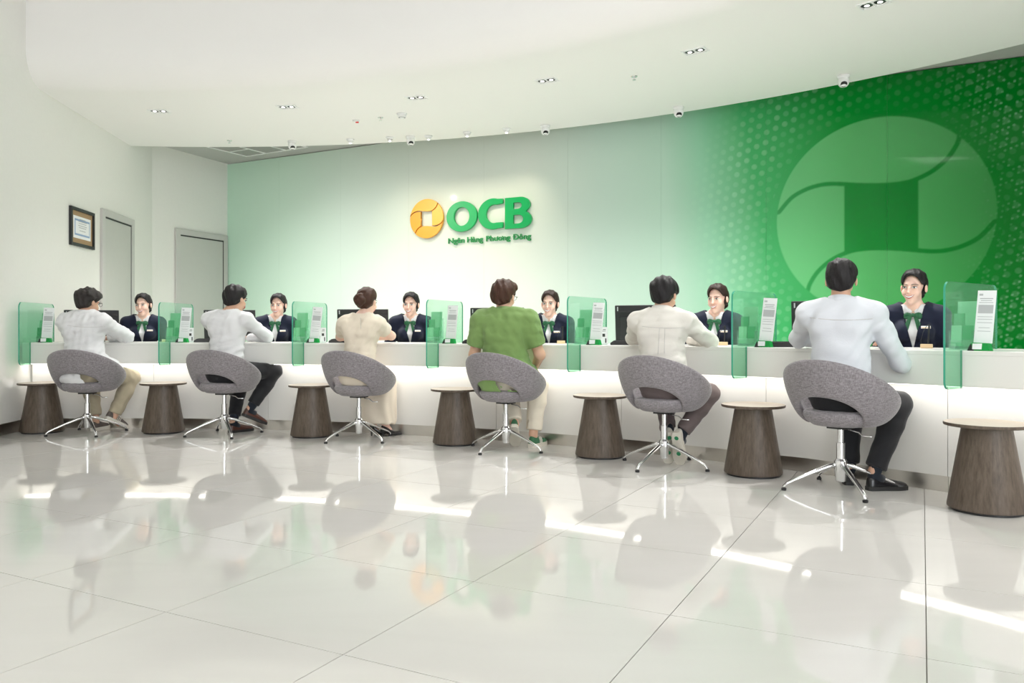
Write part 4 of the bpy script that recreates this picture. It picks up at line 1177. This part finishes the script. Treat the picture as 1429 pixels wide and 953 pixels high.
def face_parts(sex):
    if sex in FACE: return FACE[sex]
    out = []
    def almond(s, w_, hh, cx=.031, cz=.004, tilt=.10):
        def top(t): u = 2 * t - 1; return (s * cx + u * w_, cz + (1 - u * u) * hh * .62 + s * u * tilt * w_)
        def bot(t): u = 2 * t - 1; return (s * cx + u * w_, cz - (1 - u * u) * hh * .38 + s * u * tilt * w_)
        return top, bot
    for s in (-1, 1):
        t, b = almond(s, .0168, .0112); out.append(('eye_white', patch(t, b, .0022, sex), 'eye_white'))
        def itop(q, s=s): u = 2 * q - 1; return (s * .031 + u * .0075, .004 + math.sqrt(max(0, 1 - u * u)) * .0066)
        def ibot(q, s=s): u = 2 * q - 1; return (s * .031 + u * .0075, .004 - math.sqrt(max(0, 1 - u * u)) * .0046)
        out.append(('iris', patch(itop, ibot, .0036, sex), 'iris'))
        def ltop(q, s=s): u = 2 * q - 1; return (s * .031 + u * .0165, .0045 + (1 - u * u) * .0098 + s * u * .0016)
        def lbot(q, s=s): u = 2 * q - 1; return (s * .031 + u * .0165, .0040 + (1 - u * u) * .0058 + s * u * .0016)
        out.append(('lash_line', patch(ltop, lbot, .0030, sex), 'iris'))
        def btop(q, s=s): u = 2 * q - 1; return (s * .033 + u * .0200, .0235 + (1 - u * u) * .0050 - .0012 * s * u)
        def bbot(q, s=s): u = 2 * q - 1; return (s * .033 + u * .0200, .0205 + (1 - u * u) * .0042 - .0012 * s * u)
        out.append(('eyebrow', patch(btop, bbot, .0014, sex), 'brow'))
    def m1(q): u = 2 * q - 1; return (u * .0320, -.0515 + .0095 * u * u)
    def m2(q): u = 2 * q - 1; return (u * .0310, -.0550 + .0120 * u * u)
    def m3(q): u = 2 * q - 1; return (u * .0300, -.0650 + .0200 * u * u)
    def m4(q): u = 2 * q - 1; return (u * .0290, -.0715 + .0255 * u * u)
    out.append(('upper_lip', patch(m1, m2, .0020, sex, 14), 'lip')); out.append(('teeth', patch(m2, m3, .0012, sex, 14), 'teeth')); out.append(('lower_lip', patch(m3, m4, .0030, sex, 14), 'lip'))
    FACE[sex] = [(n, mesh_of(v, f, True), m) for n, (v, f), m in out]
    for n, me, m in FACE[sex]: me.materials.append(M[m])
    return FACE[sex]
M['skin'] = mat('skin', (0.66, 0.40, 0.285), 0.5, spec=0.35); M['skin_f'] = mat('fair_skin', (0.83, 0.56, 0.455), 0.45, spec=0.35)
for q in ('skin', 'skin_f'):
    b = M[q].node_tree.nodes['Principled BSDF']; b.inputs['Subsurface Weight'].default_value = .12; b.inputs['Subsurface Radius'].default_value = (.01, .004, .002); b.inputs['Subsurface Scale'].default_value = .6
M['eye_white'] = mat('eye_white', (0.80, 0.79, 0.77), 0.3); M['iris'] = mat('dark_eye', (0.012, 0.008, 0.006), 0.25); M['brow'] = mat('eyebrow', (0.045, 0.03, 0.025), 0.8)
M['lip'] = mat('red_lips', (0.52, 0.075, 0.07), 0.35); M['teeth'] = mat('teeth', (0.85, 0.84, 0.82), 0.25)
def hairmat(n, c): return mat(n, c, 0.55, spec=0.28, bump=0.6, bscale=90, vary=0.5, vscale=60, stretch=(1, .25, .35))
M['hair_black'] = hairmat('black_hair', (0.014, 0.012, 0.013)); M['hair_soft'] = hairmat('soft_black_hair', (0.028, 0.023, 0.022)); M['hair_brown'] = hairmat('brown_hair', (0.060, 0.026, 0.016)); M['hair_dark'] = hairmat('dark_brown_hair', (0.030, 0.017, 0.013))
def cloth(n, c, rough=.85, bump=.12, bs=120, vary=.03): return mat(n, c, rough, spec=.25, bump=bump, bscale=bs, vary=vary, vscale=14, sheen=.15)
M['shirt_white'] = cloth('white_cotton', (0.74, 0.74, 0.76)); M['shirt_cool'] = cloth('cool_white_cotton', (0.67, 0.69, 0.74)); M['shirt_warm'] = cloth('warm_white_linen', (0.74, 0.71, 0.66))
M['cream'] = cloth('cream_crepe', (0.78, 0.69, 0.57)); M['knit'] = cloth('green_knit', (0.195, 0.31, 0.105), .95, .35, 220, .12)
M['khaki'] = cloth('khaki_twill', (0.46, 0.40, 0.29)); M['black_twill'] = cloth('black_twill', (0.017, 0.017, 0.020)); M['ecru'] = cloth('ecru_cotton', (0.70, 0.64, 0.53)); M['taupe'] = cloth('taupe_trousers', (0.135, 0.105, 0.105))
M['navy'] = cloth('navy_suiting', (0.008, 0.012, 0.032), .75, .1, 200, .05); M['bow'] = mat('green_satin', (0.0, 0.10, 0.03), 0.4, sheen=.3)
M['brown_leather'] = mat('brown_leather', (0.085, 0.030, 0.020), 0.28); M['black_leather'] = mat('black_leather', (0.012, 0.012, 0.014), 0.22); M['suede_green'] = mat('green_suede', (0.05, 0.16, 0.08), 0.9); M['canvas'] = mat('pale_canvas', (0.72, 0.69, 0.62), 0.8); M['grey_suede'] = mat('grey_suede', (0.13, 0.11, 0.10), 0.9)
M['rubber'] = mat('pale_rubber', (0.66, 0.62, 0.54), 0.7); M['rubber_dark'] = mat('dark_rubber', (0.02, 0.02, 0.02), 0.6); M['sock_dark'] = cloth('dark_sock', (0.015, 0.02, 0.03)); M['sole_spot'] = mat('green_sole_spot', (0.02, 0.25, 0.10), 0.6)
# ---- shoes, in shoe space: heel at y = -.07, toe towards +y, sole at z = 0
def loft(secs, n=14):
    V, F = [], []
    for y, cx, z0, w, h in secs:
        for k in range(n):
            a = 2 * PI * k / n; c, s = math.cos(a), math.sin(a)
            V.append((cx + w * (abs(c) ** .75) * (1 if c > 0 else -1), y, z0 + (h * s ** 1 if s > 0 else h * .12 * s)))
    for i in range(len(secs) - 1):
        for k in range(n): q = (k + 1) % n; F.append((i * n + k, i * n + q, i * n + n + q, i * n + n + k))
    F += [tuple(range(n)), tuple(range(len(V) - 1, len(V) - n - 1, -1))]
    return V, F
def shoe(e, kind, Mx, side):
    s = 1 if side == 'R' else -1
    up, so = {'brown': ('brown_leather', 'rubber_dark'), 'black': ('black_leather', 'rubber_dark'), 'green': ('suede_green', 'rubber'), 'pale': ('canvas', 'rubber'), 'grey': ('grey_suede', 'canvas'), 'heel': ('black_leather', 'rubber_dark')}[kind]
    sport = kind in ('green', 'pale', 'grey')
    zs = .030 if sport else .020
    secs = [(-.072, 0, zs, .020, .045), (-.062, 0, zs, .030, .075), (-.035, 0, zs, .034, .082), (.0, 0, zs, .035, .078), (.04, 0, zs, .037, .062), (.085, s * .002, zs, .042, .046), (.125, s * .003, zs, .044, .038), (.160, s * .002, zs, .038, .031), (.185, 0, zs, .026, .022), (.196, 0, zs, .010, .012)]
    if kind == 'heel': secs = [(y * .88, cx, .012 + .055 * max(0, min(1, (.07 - y) / .13)), w * .78, h * (.62 if y < .1 else .7)) for y, cx, z, w, h in secs]
    o = fixnormals(ob('shoe', xf(loft(secs), Mx), M[up], e, True)); subsurf(o, 1)
    ol = [(x * (1.06), y) for y, x in ((-.074, .020), (-.060, .032), (-.02, .036), (.03, .036), (.08, .043), (.125, .046), (.16, .040), (.188, .027), (.199, .010))]
    if kind == 'heel': ol = [(x * .78, y * .88) for x, y in ol]
    poly = [(x, y) for x, y in ol] + [(-x, y) for x, y in ol[::-1]]
    n = len(poly)
    def zof(y): return .055 * max(0, min(1, (.062 - y) / .115)) if kind == 'heel' else 0
    V = [(x, y, zof(y)) for x, y in poly] + [(x, y, zof(y) + (zs + .004 if kind != 'heel' else .012)) for x, y in poly]
    so_o = ob('sole', xf((V, [tuple(range(n - 1, -1, -1)), tuple(range(n, 2 * n))] + [(i, (i + 1) % n, n + (i + 1) % n, n + i) for i in range(n)]), Mx), M[so], o)
    if kind == 'heel': ob('heel_post', xf(lathe([(.006, 0), (.012, .055)], 10), Mx @ Matrix.Translation((0, -.045, 0))), M[so], o)
    if kind in ('green', 'grey'):
        for q in range(3): ob('stripe', xf(tube([(-.046 * 1, .02 + q * .018, zs + .004), (-.040, .028 + q * .018, zs + .030), (-.022, .034 + q * .018, zs + .052)] if side == 'L' else [(.046, .02 + q * .018, zs + .004), (.040, .028 + q * .018, zs + .030), (.022, .034 + q * .018, zs + .052)], .0035, 6), Mx), M['canvas'], o)
    if kind == 'pale':
        for y in (.10, -.03): ob('sole_spot', xf(lathe([(.016, -.002), (.016, .002)], 16), Mx @ Matrix.Translation((0, y, 0))), M['sole_spot'], o)
    if not sport and kind != 'heel': ob('heel_block', xf(loft([(-.07, 0, .0, .026, .02), (-.03, 0, 0, .033, .02), (-.005, 0, 0, .034, .02)]), Mx @ Matrix.Translation((0, 0, .001))), M[so], o)
    return o
def shoe_matrix(an, toe, pitch=0.0, ground=True, h=.085):
    """toe: horizontal heading; pitch > 0 lifts the heel about the toe"""
    t = V3(toe[0], toe[1], 0).normalized(); yaw = -math.atan2(t.x, t.y)
    Rm = Matrix.Rotation(yaw, 4, 'Z') @ Matrix.Rotation(-R(pitch), 4, 'X')
    base = V3(*an) - (Rm @ V3(0, -.025, h))
    if ground:
        zs = [(Rm @ V3(x, y, z)).z for x in (-.04, .04) for y in (-.072, .195) for z in (0, .03)]
        base.z = -min(zs) + .001
    return Matrix.Translation(base) @ Rm
def collar_ring(c, r, h, tilt_f, yaw, open_front=0.0, th=.004, flare=.010, ry=None):
    ry = ry or r; V, F = [], []; n = 40
    a0, a1 = R(open_front), 2 * PI - R(open_front)
    prof = [(0, 0), (flare * .2, h), (flare * .2 + th, h + .002), (flare + th, -h * .15), (flare, -h * .15 - .002)]
    for i in range(n + 1):
        a = a0 + (a1 - a0) * i / n
        for dr, z in prof:
            x, y = math.sin(a) * (r + dr), math.cos(a) * (ry + dr)
            V.append((x, y, z + tilt_f * y))
    m = len(prof)
    for i in range(n):
        for k in range(m): l = (k + 1) % m; F.append((i * m + k, i * m + m + k, i * m + m + l, i * m + l))
    F += [tuple(range(m)), tuple(n * m + k for k in range(m - 1, -1, -1))]
    return xf((V, F), Matrix.Translation(c) @ Matrix.Rotation(-yaw, 4, 'Z'))
HAIR = {}
def add_head(e, S, sp, hair, hmat):
    if (hair, sp.get('hseed', 0)) not in HAIR: HAIR[(hair, sp.get('hseed', 0))] = hair_mesh(hair, sp.get('hseed', 0))
    me = HAIR[(hair, sp.get('hseed', 0))]
    if len(me.materials): me = me.copy(); me.materials.clear()
    def put(n, me, m):
        o = ob(n, me, m, e); o.matrix_local = S['Mh']; return o
    put('hair', me, M[hmat])
    for n, fm, m in face_parts(sp['sex']): put(n, fm, None)
    if sp.get('glasses'):
        P = []
        for s in (-1, 1):
            P.append(tube([(s * .034 + .021 * math.cos(a), .104, .002 + .017 * math.sin(a)) for a in np.linspace(0, 2 * PI, 17)], .0016, 6))
            P.append(tube([(s * .055, .103, .006), (s * .074, .085, .008), (s * .080, .0, .010), (s * .079, -.03, .0)], .0016, 6))
        P.append(tube([(-.013, .106, .004), (0, .109, .008), (.013, .106, .004)], .0016, 6))
        put('spectacles', mesh_of(*join(*P), True), M['black'])
# ------------------------------------------------------------------ customers (seen from behind)
def make_customer(i, sp):
    loc = arc(R_CHAIR, chair_phi[i]); va = math.atan2(loc.x, loc.y)
    e = empty('person', loc, -va)
    S = person_shape(sp)
    ob('body', body_mesh(sp, S), M['skin_f' if sp['sex'] == 'f' else 'skin'], e)
    up, fo, bulk = sp['sleeve']
    shirt = torso_prims(sp, S)
    if sp.get('hem', .58) < .55 and sp['sex'] == 'm': shirt.append(cone(S['pel'] - V3(0, 0, .05), S['pel'] + V3(0, 0, .08), .176, .158, .05, S['psi'], .84))
    if sp.get('hem', .58) < .55 and sp['sex'] == 'm':
        for sg, sd in ((1, 'R'), (-1, 'L')):
            hp = S['pel'] + S['rt'] * sg * .088; shirt.append(cone(hp, hp.lerp(V3(*sp['knee' + sd]), .32), .138, .128, .04))
    for sd in 'LR': shirt += arm_prims(sp, S, sd, up, fo, bulk)
    cuts = []
    nk = S['neck']
    nc = nk + S['fwd'] * .012 + V3(0, 0, .090)
    cuts.append(lambda x, y, z: np.sqrt((x - nc.x) ** 2 + (y - nc.y) ** 2 + (z - nc.z) ** 2) - .098)
    cuts.append(plane_cut((0, 0, sp.get('hem', .58)), (0, 0, -1)))
    if sp.get('flatcuff'):
        for sd in 'LR':
            sh_, el = S['sh' + sd], V3(*sp['elbow' + sd]); d = (el - sh_).normalized(); c = sh_ + (el - sh_) * up
            cuts.append(lambda x, y, z, c=c, d=d: np.where((x - c.x) ** 2 + (y - c.y) ** 2 + (z - c.z) ** 2 < .10 ** 2, -((x - c.x) * d.x + (y - c.y) * d.y + (z - c.z) * d.z), .1))
    ob(sp['top_name'], garment(sp, S, shirt, sp.get('ease', .011), .0085, sp.get('wr', .0052), i + 3, cuts), M[sp['top']], e)
    if sp['sex'] == 'm':
        legs = [cone(S['pel'] + V3(0, 0, -.02), S['pel'] + V3(0, 0, .05), (.160 if sp.get('hem', .58) > .55 else .152) * sp.get('girth', 1), (.150 if sp.get('hem', .58) > .55 else .146) * sp.get('girth', 1), .05, S['psi'], .78)]
        for sd in 'LR': legs += leg_prims(sp, S, sd, sp.get('pant', .94), sp.get('pbulk', 1.12))
        kc = []
        for sd in 'LR':
            kn, an = V3(*sp['knee' + sd]), V3(*sp['ankle' + sd]); d = (an - kn).normalized(); c = kn.lerp(an, sp.get('pant', .94))
            kc.append(lambda x, y, z, c=c, d=d: np.where((x - c.x) ** 2 + (y - c.y) ** 2 + (z - c.z) ** 2 < .12 ** 2, -((x - c.x) * d.x + (y - c.y) * d.y + (z - c.z) * d.z), .1))
        ob('trousers', garment(sp, S, legs, .006, .0085, .003, i + 30, kc, zmin=.02), M[sp['legs']], e)
    else:
        kl, kr, al, ar = V3(*sp['kneeL']), V3(*sp['kneeR']), V3(*sp['ankleL']), V3(*sp['ankleR'])
        sk = [cone(S['pel'] + V3(0, 0, -.02), S['pel'] + V3(0, 0, .06), .155, .135, .05, S['psi'], .80)]
        for sd in 'LR': sk += leg_prims(sp, S, sd, 1.0, 1.15)
        km, am = kl.lerp(kr, .5), al.lerp(ar, .5)
        for q in (0, .33, .66, 1): sk.append(cone(kl.lerp(kr, q) + V3(0, 0, -.02), al.lerp(ar, q) + (al.lerp(ar, q) - am) * .5 + V3(0, 0, .02), .062, .072, .05))
        def pleat(x, y, z): return np.sin(70 * x + 60 * y + 3 * np.sin(6 * z)) * np.clip((.5 - z) / .3, 0, 1)
        F = garment(sp, S, sk, .010, .009, 0, i, [plane_cut((0, 0, .125), (0, 0, -1))], zmin=.06)
        o = ob('skirt', F, M[sp['legs']], e)
        v = np.zeros(len(F.vertices) * 3, np.float32); nn = np.zeros_like(v); F.vertices.foreach_get('co', v); F.vertices.foreach_get('normal', nn)
        v = v.reshape(-1, 3); nn = nn.reshape(-1, 3); v += nn * (.008 * pleat(v[:, 0], v[:, 1], v[:, 2]))[:, None]; F.vertices.foreach_set('co', v.ravel()); F.update()
    add_head(e, S, sp, sp['hair'], sp['hmat'])
    if sp.get('collar'):
        cm = sp['collar']; ob('collar', collar_ring(nk + S['fwd'] * .012 + V3(0, 0, .002), .067, .044, -.22, S['psi'], 18, .006, .020), M[cm], e, True)
    for sd in 'LR':
        shoe(e, sp['shoe'], shoe_matrix(sp['ankle' + sd], sp['toe' + sd], sp.get('heel' + sd, 0), sp.get('ground' + sd, True)), sd)
        if sp.get('sock'):
            kn, an = V3(*sp['knee' + sd]), V3(*sp['ankle' + sd])
            ob('sock', tube([kn.lerp(an, .72), kn.lerp(an, .9), an - V3(0, 0, .02), an + V3(*sp['toe' + sd]).normalized() * .05 - V3(0, 0, .055)], [.046, .044, .043, .034], 14), M[sp['sock']], e, True)
    tag(e, sp['label'], 'person', 'customers seated along the counter')
    return e, S
CUST = [
 dict(sex='m', yaw=30, pelvis=(-.02, -.05, .62), chest=(-.03, .03, 1.00), head=(.005, .085, 1.275), hyaw=52, hpitch=-8, glasses=True, sh=.178,
      elbowR=(.345, .13, .945), wristR=(.22, .35, .934), elbowL=(-.12, .38, .947), wristL=(.10, .46, .934), handL=(1, .2, 0),
      kneeR=(.40, .16, .53), ankleR=(.22, .10, .125), toeR=(.7, .5, 0), kneeL=(.02, .33, .53), ankleL=(.07, .20, .10), toeL=(.5, .8, 0), heelR=28,
      sleeve=(1, .96, 1.04), top='shirt_white', top_name='shirt', legs='khaki', pbulk=1.18, pant=.88, hair='messy', hmat='hair_soft', hseed=1, hs=1.10, hem=.50, ease=.024, collar='shirt_white', shoe='grey',
      label='man with tousled black hair in a white shirt and khaki trousers, leaning on the counter'),
 dict(sex='m', yaw=26, pelvis=(.01, -.05, .62), chest=(.03, .04, 1.02), head=(.105, .10, 1.305), hyaw=46, hpitch=-6, sh=.185,
      elbowR=(.40, .11, .945), wristR=(.24, .30, .934), elbowL=(-.06, .39, .947), wristL=(.16, .42, .934), handL=(1, .1, 0),
      kneeR=(.47, .10, .60), ankleR=(.235, .06, .235), toeR=(.75, .3, 0), kneeL=(.16, .33, .55), ankleL=(.085, .16, .105), toeL=(.8, .5, 0), heelR=24, groundR=False,
      sleeve=(1, .96, 1.02), top='shirt_white', top_name='shirt', legs='black_twill', pbulk=1.12, pant=.86, hair='full', hmat='hair_black', hseed=2, hs=1.12, collar=None, shoe='brown', sock='sock_dark',
      label='man in a white knit shirt, black trousers and brown leather shoes with legs crossed'),
 dict(sex='f', yaw=16, pelvis=(0, -.05, .61), chest=(.02, .04, .985), head=(.075, .085, 1.265), hyaw=32, hpitch=-4, sh=.150, drop=.080,
      elbowR=(.30, .13, .955), wristR=(.20, .33, .934), elbowL=(-.18, .37, .945), wristL=(.02, .46, .934), handL=(1, .3, 0),
      kneeR=(.27, .24, .52), ankleR=(.24, .19, .125), toeR=(.8, .6, 0), kneeL=(.10, .33, .52), ankleL=(.13, .25, .125), toeL=(.6, .8, 0),
      sleeve=(.62, 0, 1.35), flatcuff=True, ease=.014, top='cream', top_name='blouse', legs='cream', hair='bun_high', hmat='hair_brown', hseed=3, hs=1.10, hem=.52, collar=None, shoe='heel',
      label='woman in a cream short-sleeved dress with her brown hair in a bun'),
 dict(sex='m', yaw=10, pelvis=(0, -.05, .62), chest=(-.01, -.01, 1.00), head=(-.015, .045, 1.285), hyaw=26, hpitch=-2, glasses=True, sh=.195, girth=1.04,
      elbowR=(.285, -.02, .80), wristR=(.245, .19, .665), elbowL=(-.27, .08, .80), wristL=(-.12, .28, .665), backR=(0, .3, 1),
      kneeR=(.285, .20, .53), ankleR=(.235, .12, .115), toeR=(.45, .8, 0), kneeL=(.02, .34, .52), ankleL=(.075, .08, .20), toeL=(.1, 1, 0), heelL=45,
      sleeve=(.74, 0, 1.34), flatcuff=True, ease=.022, top='knit', top_name='polo_shirt', legs='ecru', pbulk=1.28, pant=.92, hair='tall', hmat='hair_brown', hseed=4, hs=1.12, hem=.50, collar='knit', shoe='green',
      label='man in a green knit polo shirt and ecru trousers with brown hair'),
 dict(sex='m', yaw=14, pelvis=(0, -.05, .61), chest=(-.02, .04, .985), head=(.0, .09, 1.26), hyaw=24, hpitch=-10, sh=.182,
      elbowR=(.335, .13, .925), wristR=(.20, .34, .934), elbowL=(-.24, .37, .947), wristL=(-.02, .45, .934), handL=(1, .3, 0),
      kneeR=(.34, .17, .53), ankleR=(.115, .055, .225), toeR=(.35, 1, 0), kneeL=(.0, .34, .51), ankleL=(.030, .10, .215), toeL=(-.1, 1, 0), heelR=68, heelL=66,
      sleeve=(1, .96, 1.04), top='shirt_warm', top_name='shirt', legs='taupe', pbulk=1.06, pant=.90, hair='full', hmat='hair_black', hseed=5, hs=1.14, collar='shirt_warm', shoe='pale', sock='sock_dark',
      label='man in an off-white shirt and taupe trousers with pale trainers tucked back'),
 dict(sex='m', yaw=8, pelvis=(0, -.05, .62), chest=(0, .02, 1.02), head=(.004, .06, 1.315), hyaw=4, hpitch=-3, sh=.192, girth=1.02,
      elbowR=(.345, .07, .80), wristR=(.30, .29, .934), elbowL=(-.26, .30, .947), wristL=(-.10, .46, .934), handL=(1, .5, 0), handR=(-.5, 1, .0),
      kneeR=(.345, .20, .54), ankleR=(.195, .085, .115), toeR=(.85, .5, 0), kneeL=(.06, .36, .53), ankleL=(.050, .235, .115), toeL=(-.1, 1, 0),
      sleeve=(1, .96, 1.04), top='shirt_cool', top_name='shirt', legs='black_twill', pbulk=1.14, pant=.94, hair='short', hmat='hair_black', hseed=6, collar='shirt_cool', shoe='black', sock='sock_dark', hs=1.12,
      label='man in a pale blue-white shirt, black trousers and black leather shoes'),
]
from mathutils.bvhtree import BVHTree
def seam(e, cloth_ob, path, m, r=.0016):
    bv = BVHTree.FromPolygons([v.co for v in cloth_ob.data.vertices], [p.vertices[:] for p in cloth_ob.data.polygons])
    P = []
    for x, z in path:
        h = bv.ray_cast(V3(x, -1, z), V3(0, 1, 0))
        if h[0] is not None: P.append(h[0] + V3(0, -.0006, 0))
    if len(P) > 2: ob('seam', tube(P, r, 5), M[m], cloth_ob, True)
M['seam_grey'] = mat('seam_shade', (0.52, 0.51, 0.49), .9)
def line(x0, z0, x1, z1, sag=0.0, n=12): return [(x0 + (x1 - x0) * k / n, z0 + (z1 - z0) * k / n - sag * math.sin(PI * k / n)) for k in range(n + 1)]
SEAMS = {0: [line(-.17, 1.055, .15, 1.045, .012)], 4: [line(-.16, 1.035, .15, 1.025, .008), line(-.035, 1.025, -.045, .83), line(.005, 1.024, .0, .84)], 5: [line(-.18, 1.085, .18, 1.075, .012)], 2: [line(.015, 1.125, .015, 1.02)]}
for i, sp in enumerate(CUST):
    e, S = make_customer(i, sp)
    top = [c for c in e.children if c.name.split('.')[0] == sp['top_name']][0]
    for ln in SEAMS.get(i, []): seam(e, top, ln, 'seam_grey')
# ------------------------------------------------------------------ clerks (facing the lobby)
STAFF_LABEL = ['in front of the two grey doors', 'facing the man with crossed legs', 'facing the woman in cream', 'facing the man in green', 'facing the man with tucked-up trainers', 'before the deep green print']
R_STAFF = 9.42
def make_clerk(i):
    hy = (22, 20, 16, 15, 24, 17)[i]; by = (8, 4, 6, 8, 6, 3)[i]; hz = (1.288, 1.282, 1.278, 1.266, 1.275, 1.315)[i]
    loc = arc(R_STAFF, phi_at(STAFF_X[i], R_STAFF)); va = math.atan2(loc.x, loc.y)
    e = empty('person', loc, PI - va)
    bx = (.0, .03, .0, .0, .02, .0)[i]
    sp = dict(sex='f', yaw=by, pelvis=(bx, -.06, .64), chest=(bx, .0, (1.01, 1.005, 1.005, .995, 1.0, 1.03)[i]), head=(0, .035, hz), hyaw=hy, hpitch=-2, hroll=(4, 2, 1, 0, 3, -2)[i], sh=.170, drop=.080, hs=1.07,
      elbowR=(bx + .235, .0, .84), wristR=(bx + .12, .19, .735), elbowL=(bx - .235, .0, .84), wristL=(bx - .12, .19, .735), handR=(-.6, 1, -.1), handL=(.6, 1, -.1),
      kneeR=(.12, .36, .56), ankleR=(.11, .22, .11), toeR=(0, 1, 0), kneeL=(-.12, .36, .56), ankleL=(-.11, .22, .11), toeL=(0, 1, 0), hseed=10)
    S = person_shape(sp); ch, nk, fwd, rt = S['ch'], S['neck'], S['fwd'], S['rt']
    ob('body', body_mesh(sp, S), M['skin_f'], e)
    blouse = torso_prims(sp, S)
    topcut = lambda x, y, z: np.where((np.abs(x - nk.x) < .10) & (np.abs(y - nk.y) < .10), -(z - (nk.z + .022)), .1) + 0 * x
    def vneck(x, y, z):
        u = (x - nk.x) * rt.x + (y - nk.y) * rt.y; v = (x - nk.x) * fwd.x + (y - nk.y) * fwd.y
        return np.where(v > .0, np.maximum(np.abs(u) - np.clip((z - nk.z + .060) * .62, -1, .06), -v), .1)
    ob('blouse', garment(sp, S, blouse, .004, .007, .001, 3, [topcut, vneck, plane_cut((0, 0, .62), (0, 0, -1))]), M['shirt_white'], e)
    jac = torso_prims(sp, S)
    for sd in 'LR': jac += arm_prims(sp, S, sd, 1, .95, 1.12)
    zlo, zhi = .865, nk.z + .02
    def vee(x, y, z):
        u = (x - ch.x) * rt.x + (y - ch.y) * rt.y; v = (x - ch.x) * fwd.x + (y - ch.y) * fwd.y
        wv = np.clip((z - zlo) / (zhi - zlo), -1, 1) * .074
        return np.where(v > -.005, np.maximum(np.abs(u) - wv, -v), .1)
    ob('blazer', garment(sp, S, jac, .013, .0078, .0022, 40 + i, [lambda x, y, z: np.sqrt((x - nk.x - fwd.x * .012) ** 2 + (y - nk.y - fwd.y * .012) ** 2 + (z - nk.z - .060) ** 2) - .095, vee, plane_cut((0, 0, .60), (0, 0, -1))]), M['navy'], e)
    sk = [cone(S['pel'] + V3(0, 0, -.03), S['pel'] + V3(0, 0, .05), .150, .140, .05, S['psi'], .8)] + leg_prims(sp, S, 'L', .1, 1.12) + leg_prims(sp, S, 'R', .1, 1.12)
    ob('skirt', garment(sp, S, sk, .010, .014, 0, 1, zmin=.3), M['navy'], e)
    add_head(e, S, sp, 'bun_low', ('hair_black', 'hair_black', 'hair_black', 'hair_dark', 'hair_dark', 'hair_black')[i])
    # shirt collar wings, bow, name badge: placed on the chest in the body's own frame
    Mb = Matrix.Translation((nk.x, nk.y, nk.z)) @ Matrix.Rotation(-S['psi'], 4, 'Z')
    ob('collar_band', collar_ring(nk + V3(0, 0, -.004) + fwd * .004, .053, .036, -.45, S['psi'], 62, .004, .010, .055), M['shirt_white'], e, True)
    for s in (-1, 1):
        V = [(s * .006, .068, -.030), (s * .050, .038, .022), (s * .066, .008, .030), (s * .082, .030, -.004), (s * .078, .068, -.048), (s * .052, .084, -.072)]
        n = len(V); W = [(x, y - .006, z - .003) for x, y, z in V]
        Fq = [tuple(range(n)), tuple(range(2 * n - 1, n - 1, -1))] + [(k, (k + 1) % n, n + (k + 1) % n, n + k) for k in range(n)]
        fixnormals(ob('collar_wing', xf((V + W, Fq), Mb), M['shirt_white'], e))
    by_ = .090
    bow = Mb @ Matrix.Translation((0, by_, -.058))
    def petal(s): 
        P = []
        for x, hh, d in ((0, .010, .008), (.018, .018, .014), (.036, .026, .014), (.052, .024, .010), (.060, .012, .006)): P.append((x, hh, d))
        V, F = [], []; n = 10
        for x, hh, d in P:
            for k in range(n): a = 2 * PI * k / n; V.append((s * x, d * math.cos(a), hh * math.sin(a) - x * .12))
        for q in range(len(P) - 1):
            for k in range(n): l = (k + 1) % n; F.append((q * n + k, q * n + l, q * n + n + l, q * n + n + k))
        return V, F + [tuple(range(n)), tuple(range(len(V) - 1, len(V) - n - 1, -1))]
    for s in (-1, 1):
        fixnormals(ob('bow_loop', xf(petal(s), bow), M['bow'], e, True))
        V = [(s * .004, .004, -.008), (s * .030, .006, -.012), (s * .062, .026, -.098), (s * .044, .030, -.090), (s * .030, .026, -.112)]
        n = 5; W = [(x, y - .005, z) for x, y, z in V]
        fixnormals(ob('bow_tail', xf((V + W, [tuple(range(n)), tuple(range(2 * n - 1, n - 1, -1))] + [(k, (k + 1) % n, n + (k + 1) % n, n + k) for k in range(n)]), bow), M['bow'], e))
    ob('bow_knot', xf(lathe([(.006, -.014), (.013, -.008), (.014, 0), (.013, .008), (.006, .014)], 12), bow @ Matrix.Translation((0, .006, 0))), M['bow'], e, True)
    tagm = Matrix.Translation(ch) @ Matrix.Rotation(-S['psi'], 4, 'Z') @ Matrix.Translation((-.085, .128, -.002)) @ Matrix.Rotation(R(14), 4, 'Z') @ Matrix.Rotation(R(12), 4, 'X')
    bd = ob('name_badge', xf(box((0, 0, 0), (.062, .006, .018)), tagm), M['trim'], e)
    ob('badge_edge', xf(box((0, .0035, -.004), (.060, .001, .006)), tagm), M['gold'], bd)
    for sd in 'LR': shoe(e, 'heel', shoe_matrix(sp['ankle' + sd], sp['toe' + sd]), sd)
    tag(e, 'smiling clerk in navy blazer and green bow ' + STAFF_LABEL[i], 'person', 'clerks behind the counter')
for i in range(6): make_clerk(i)
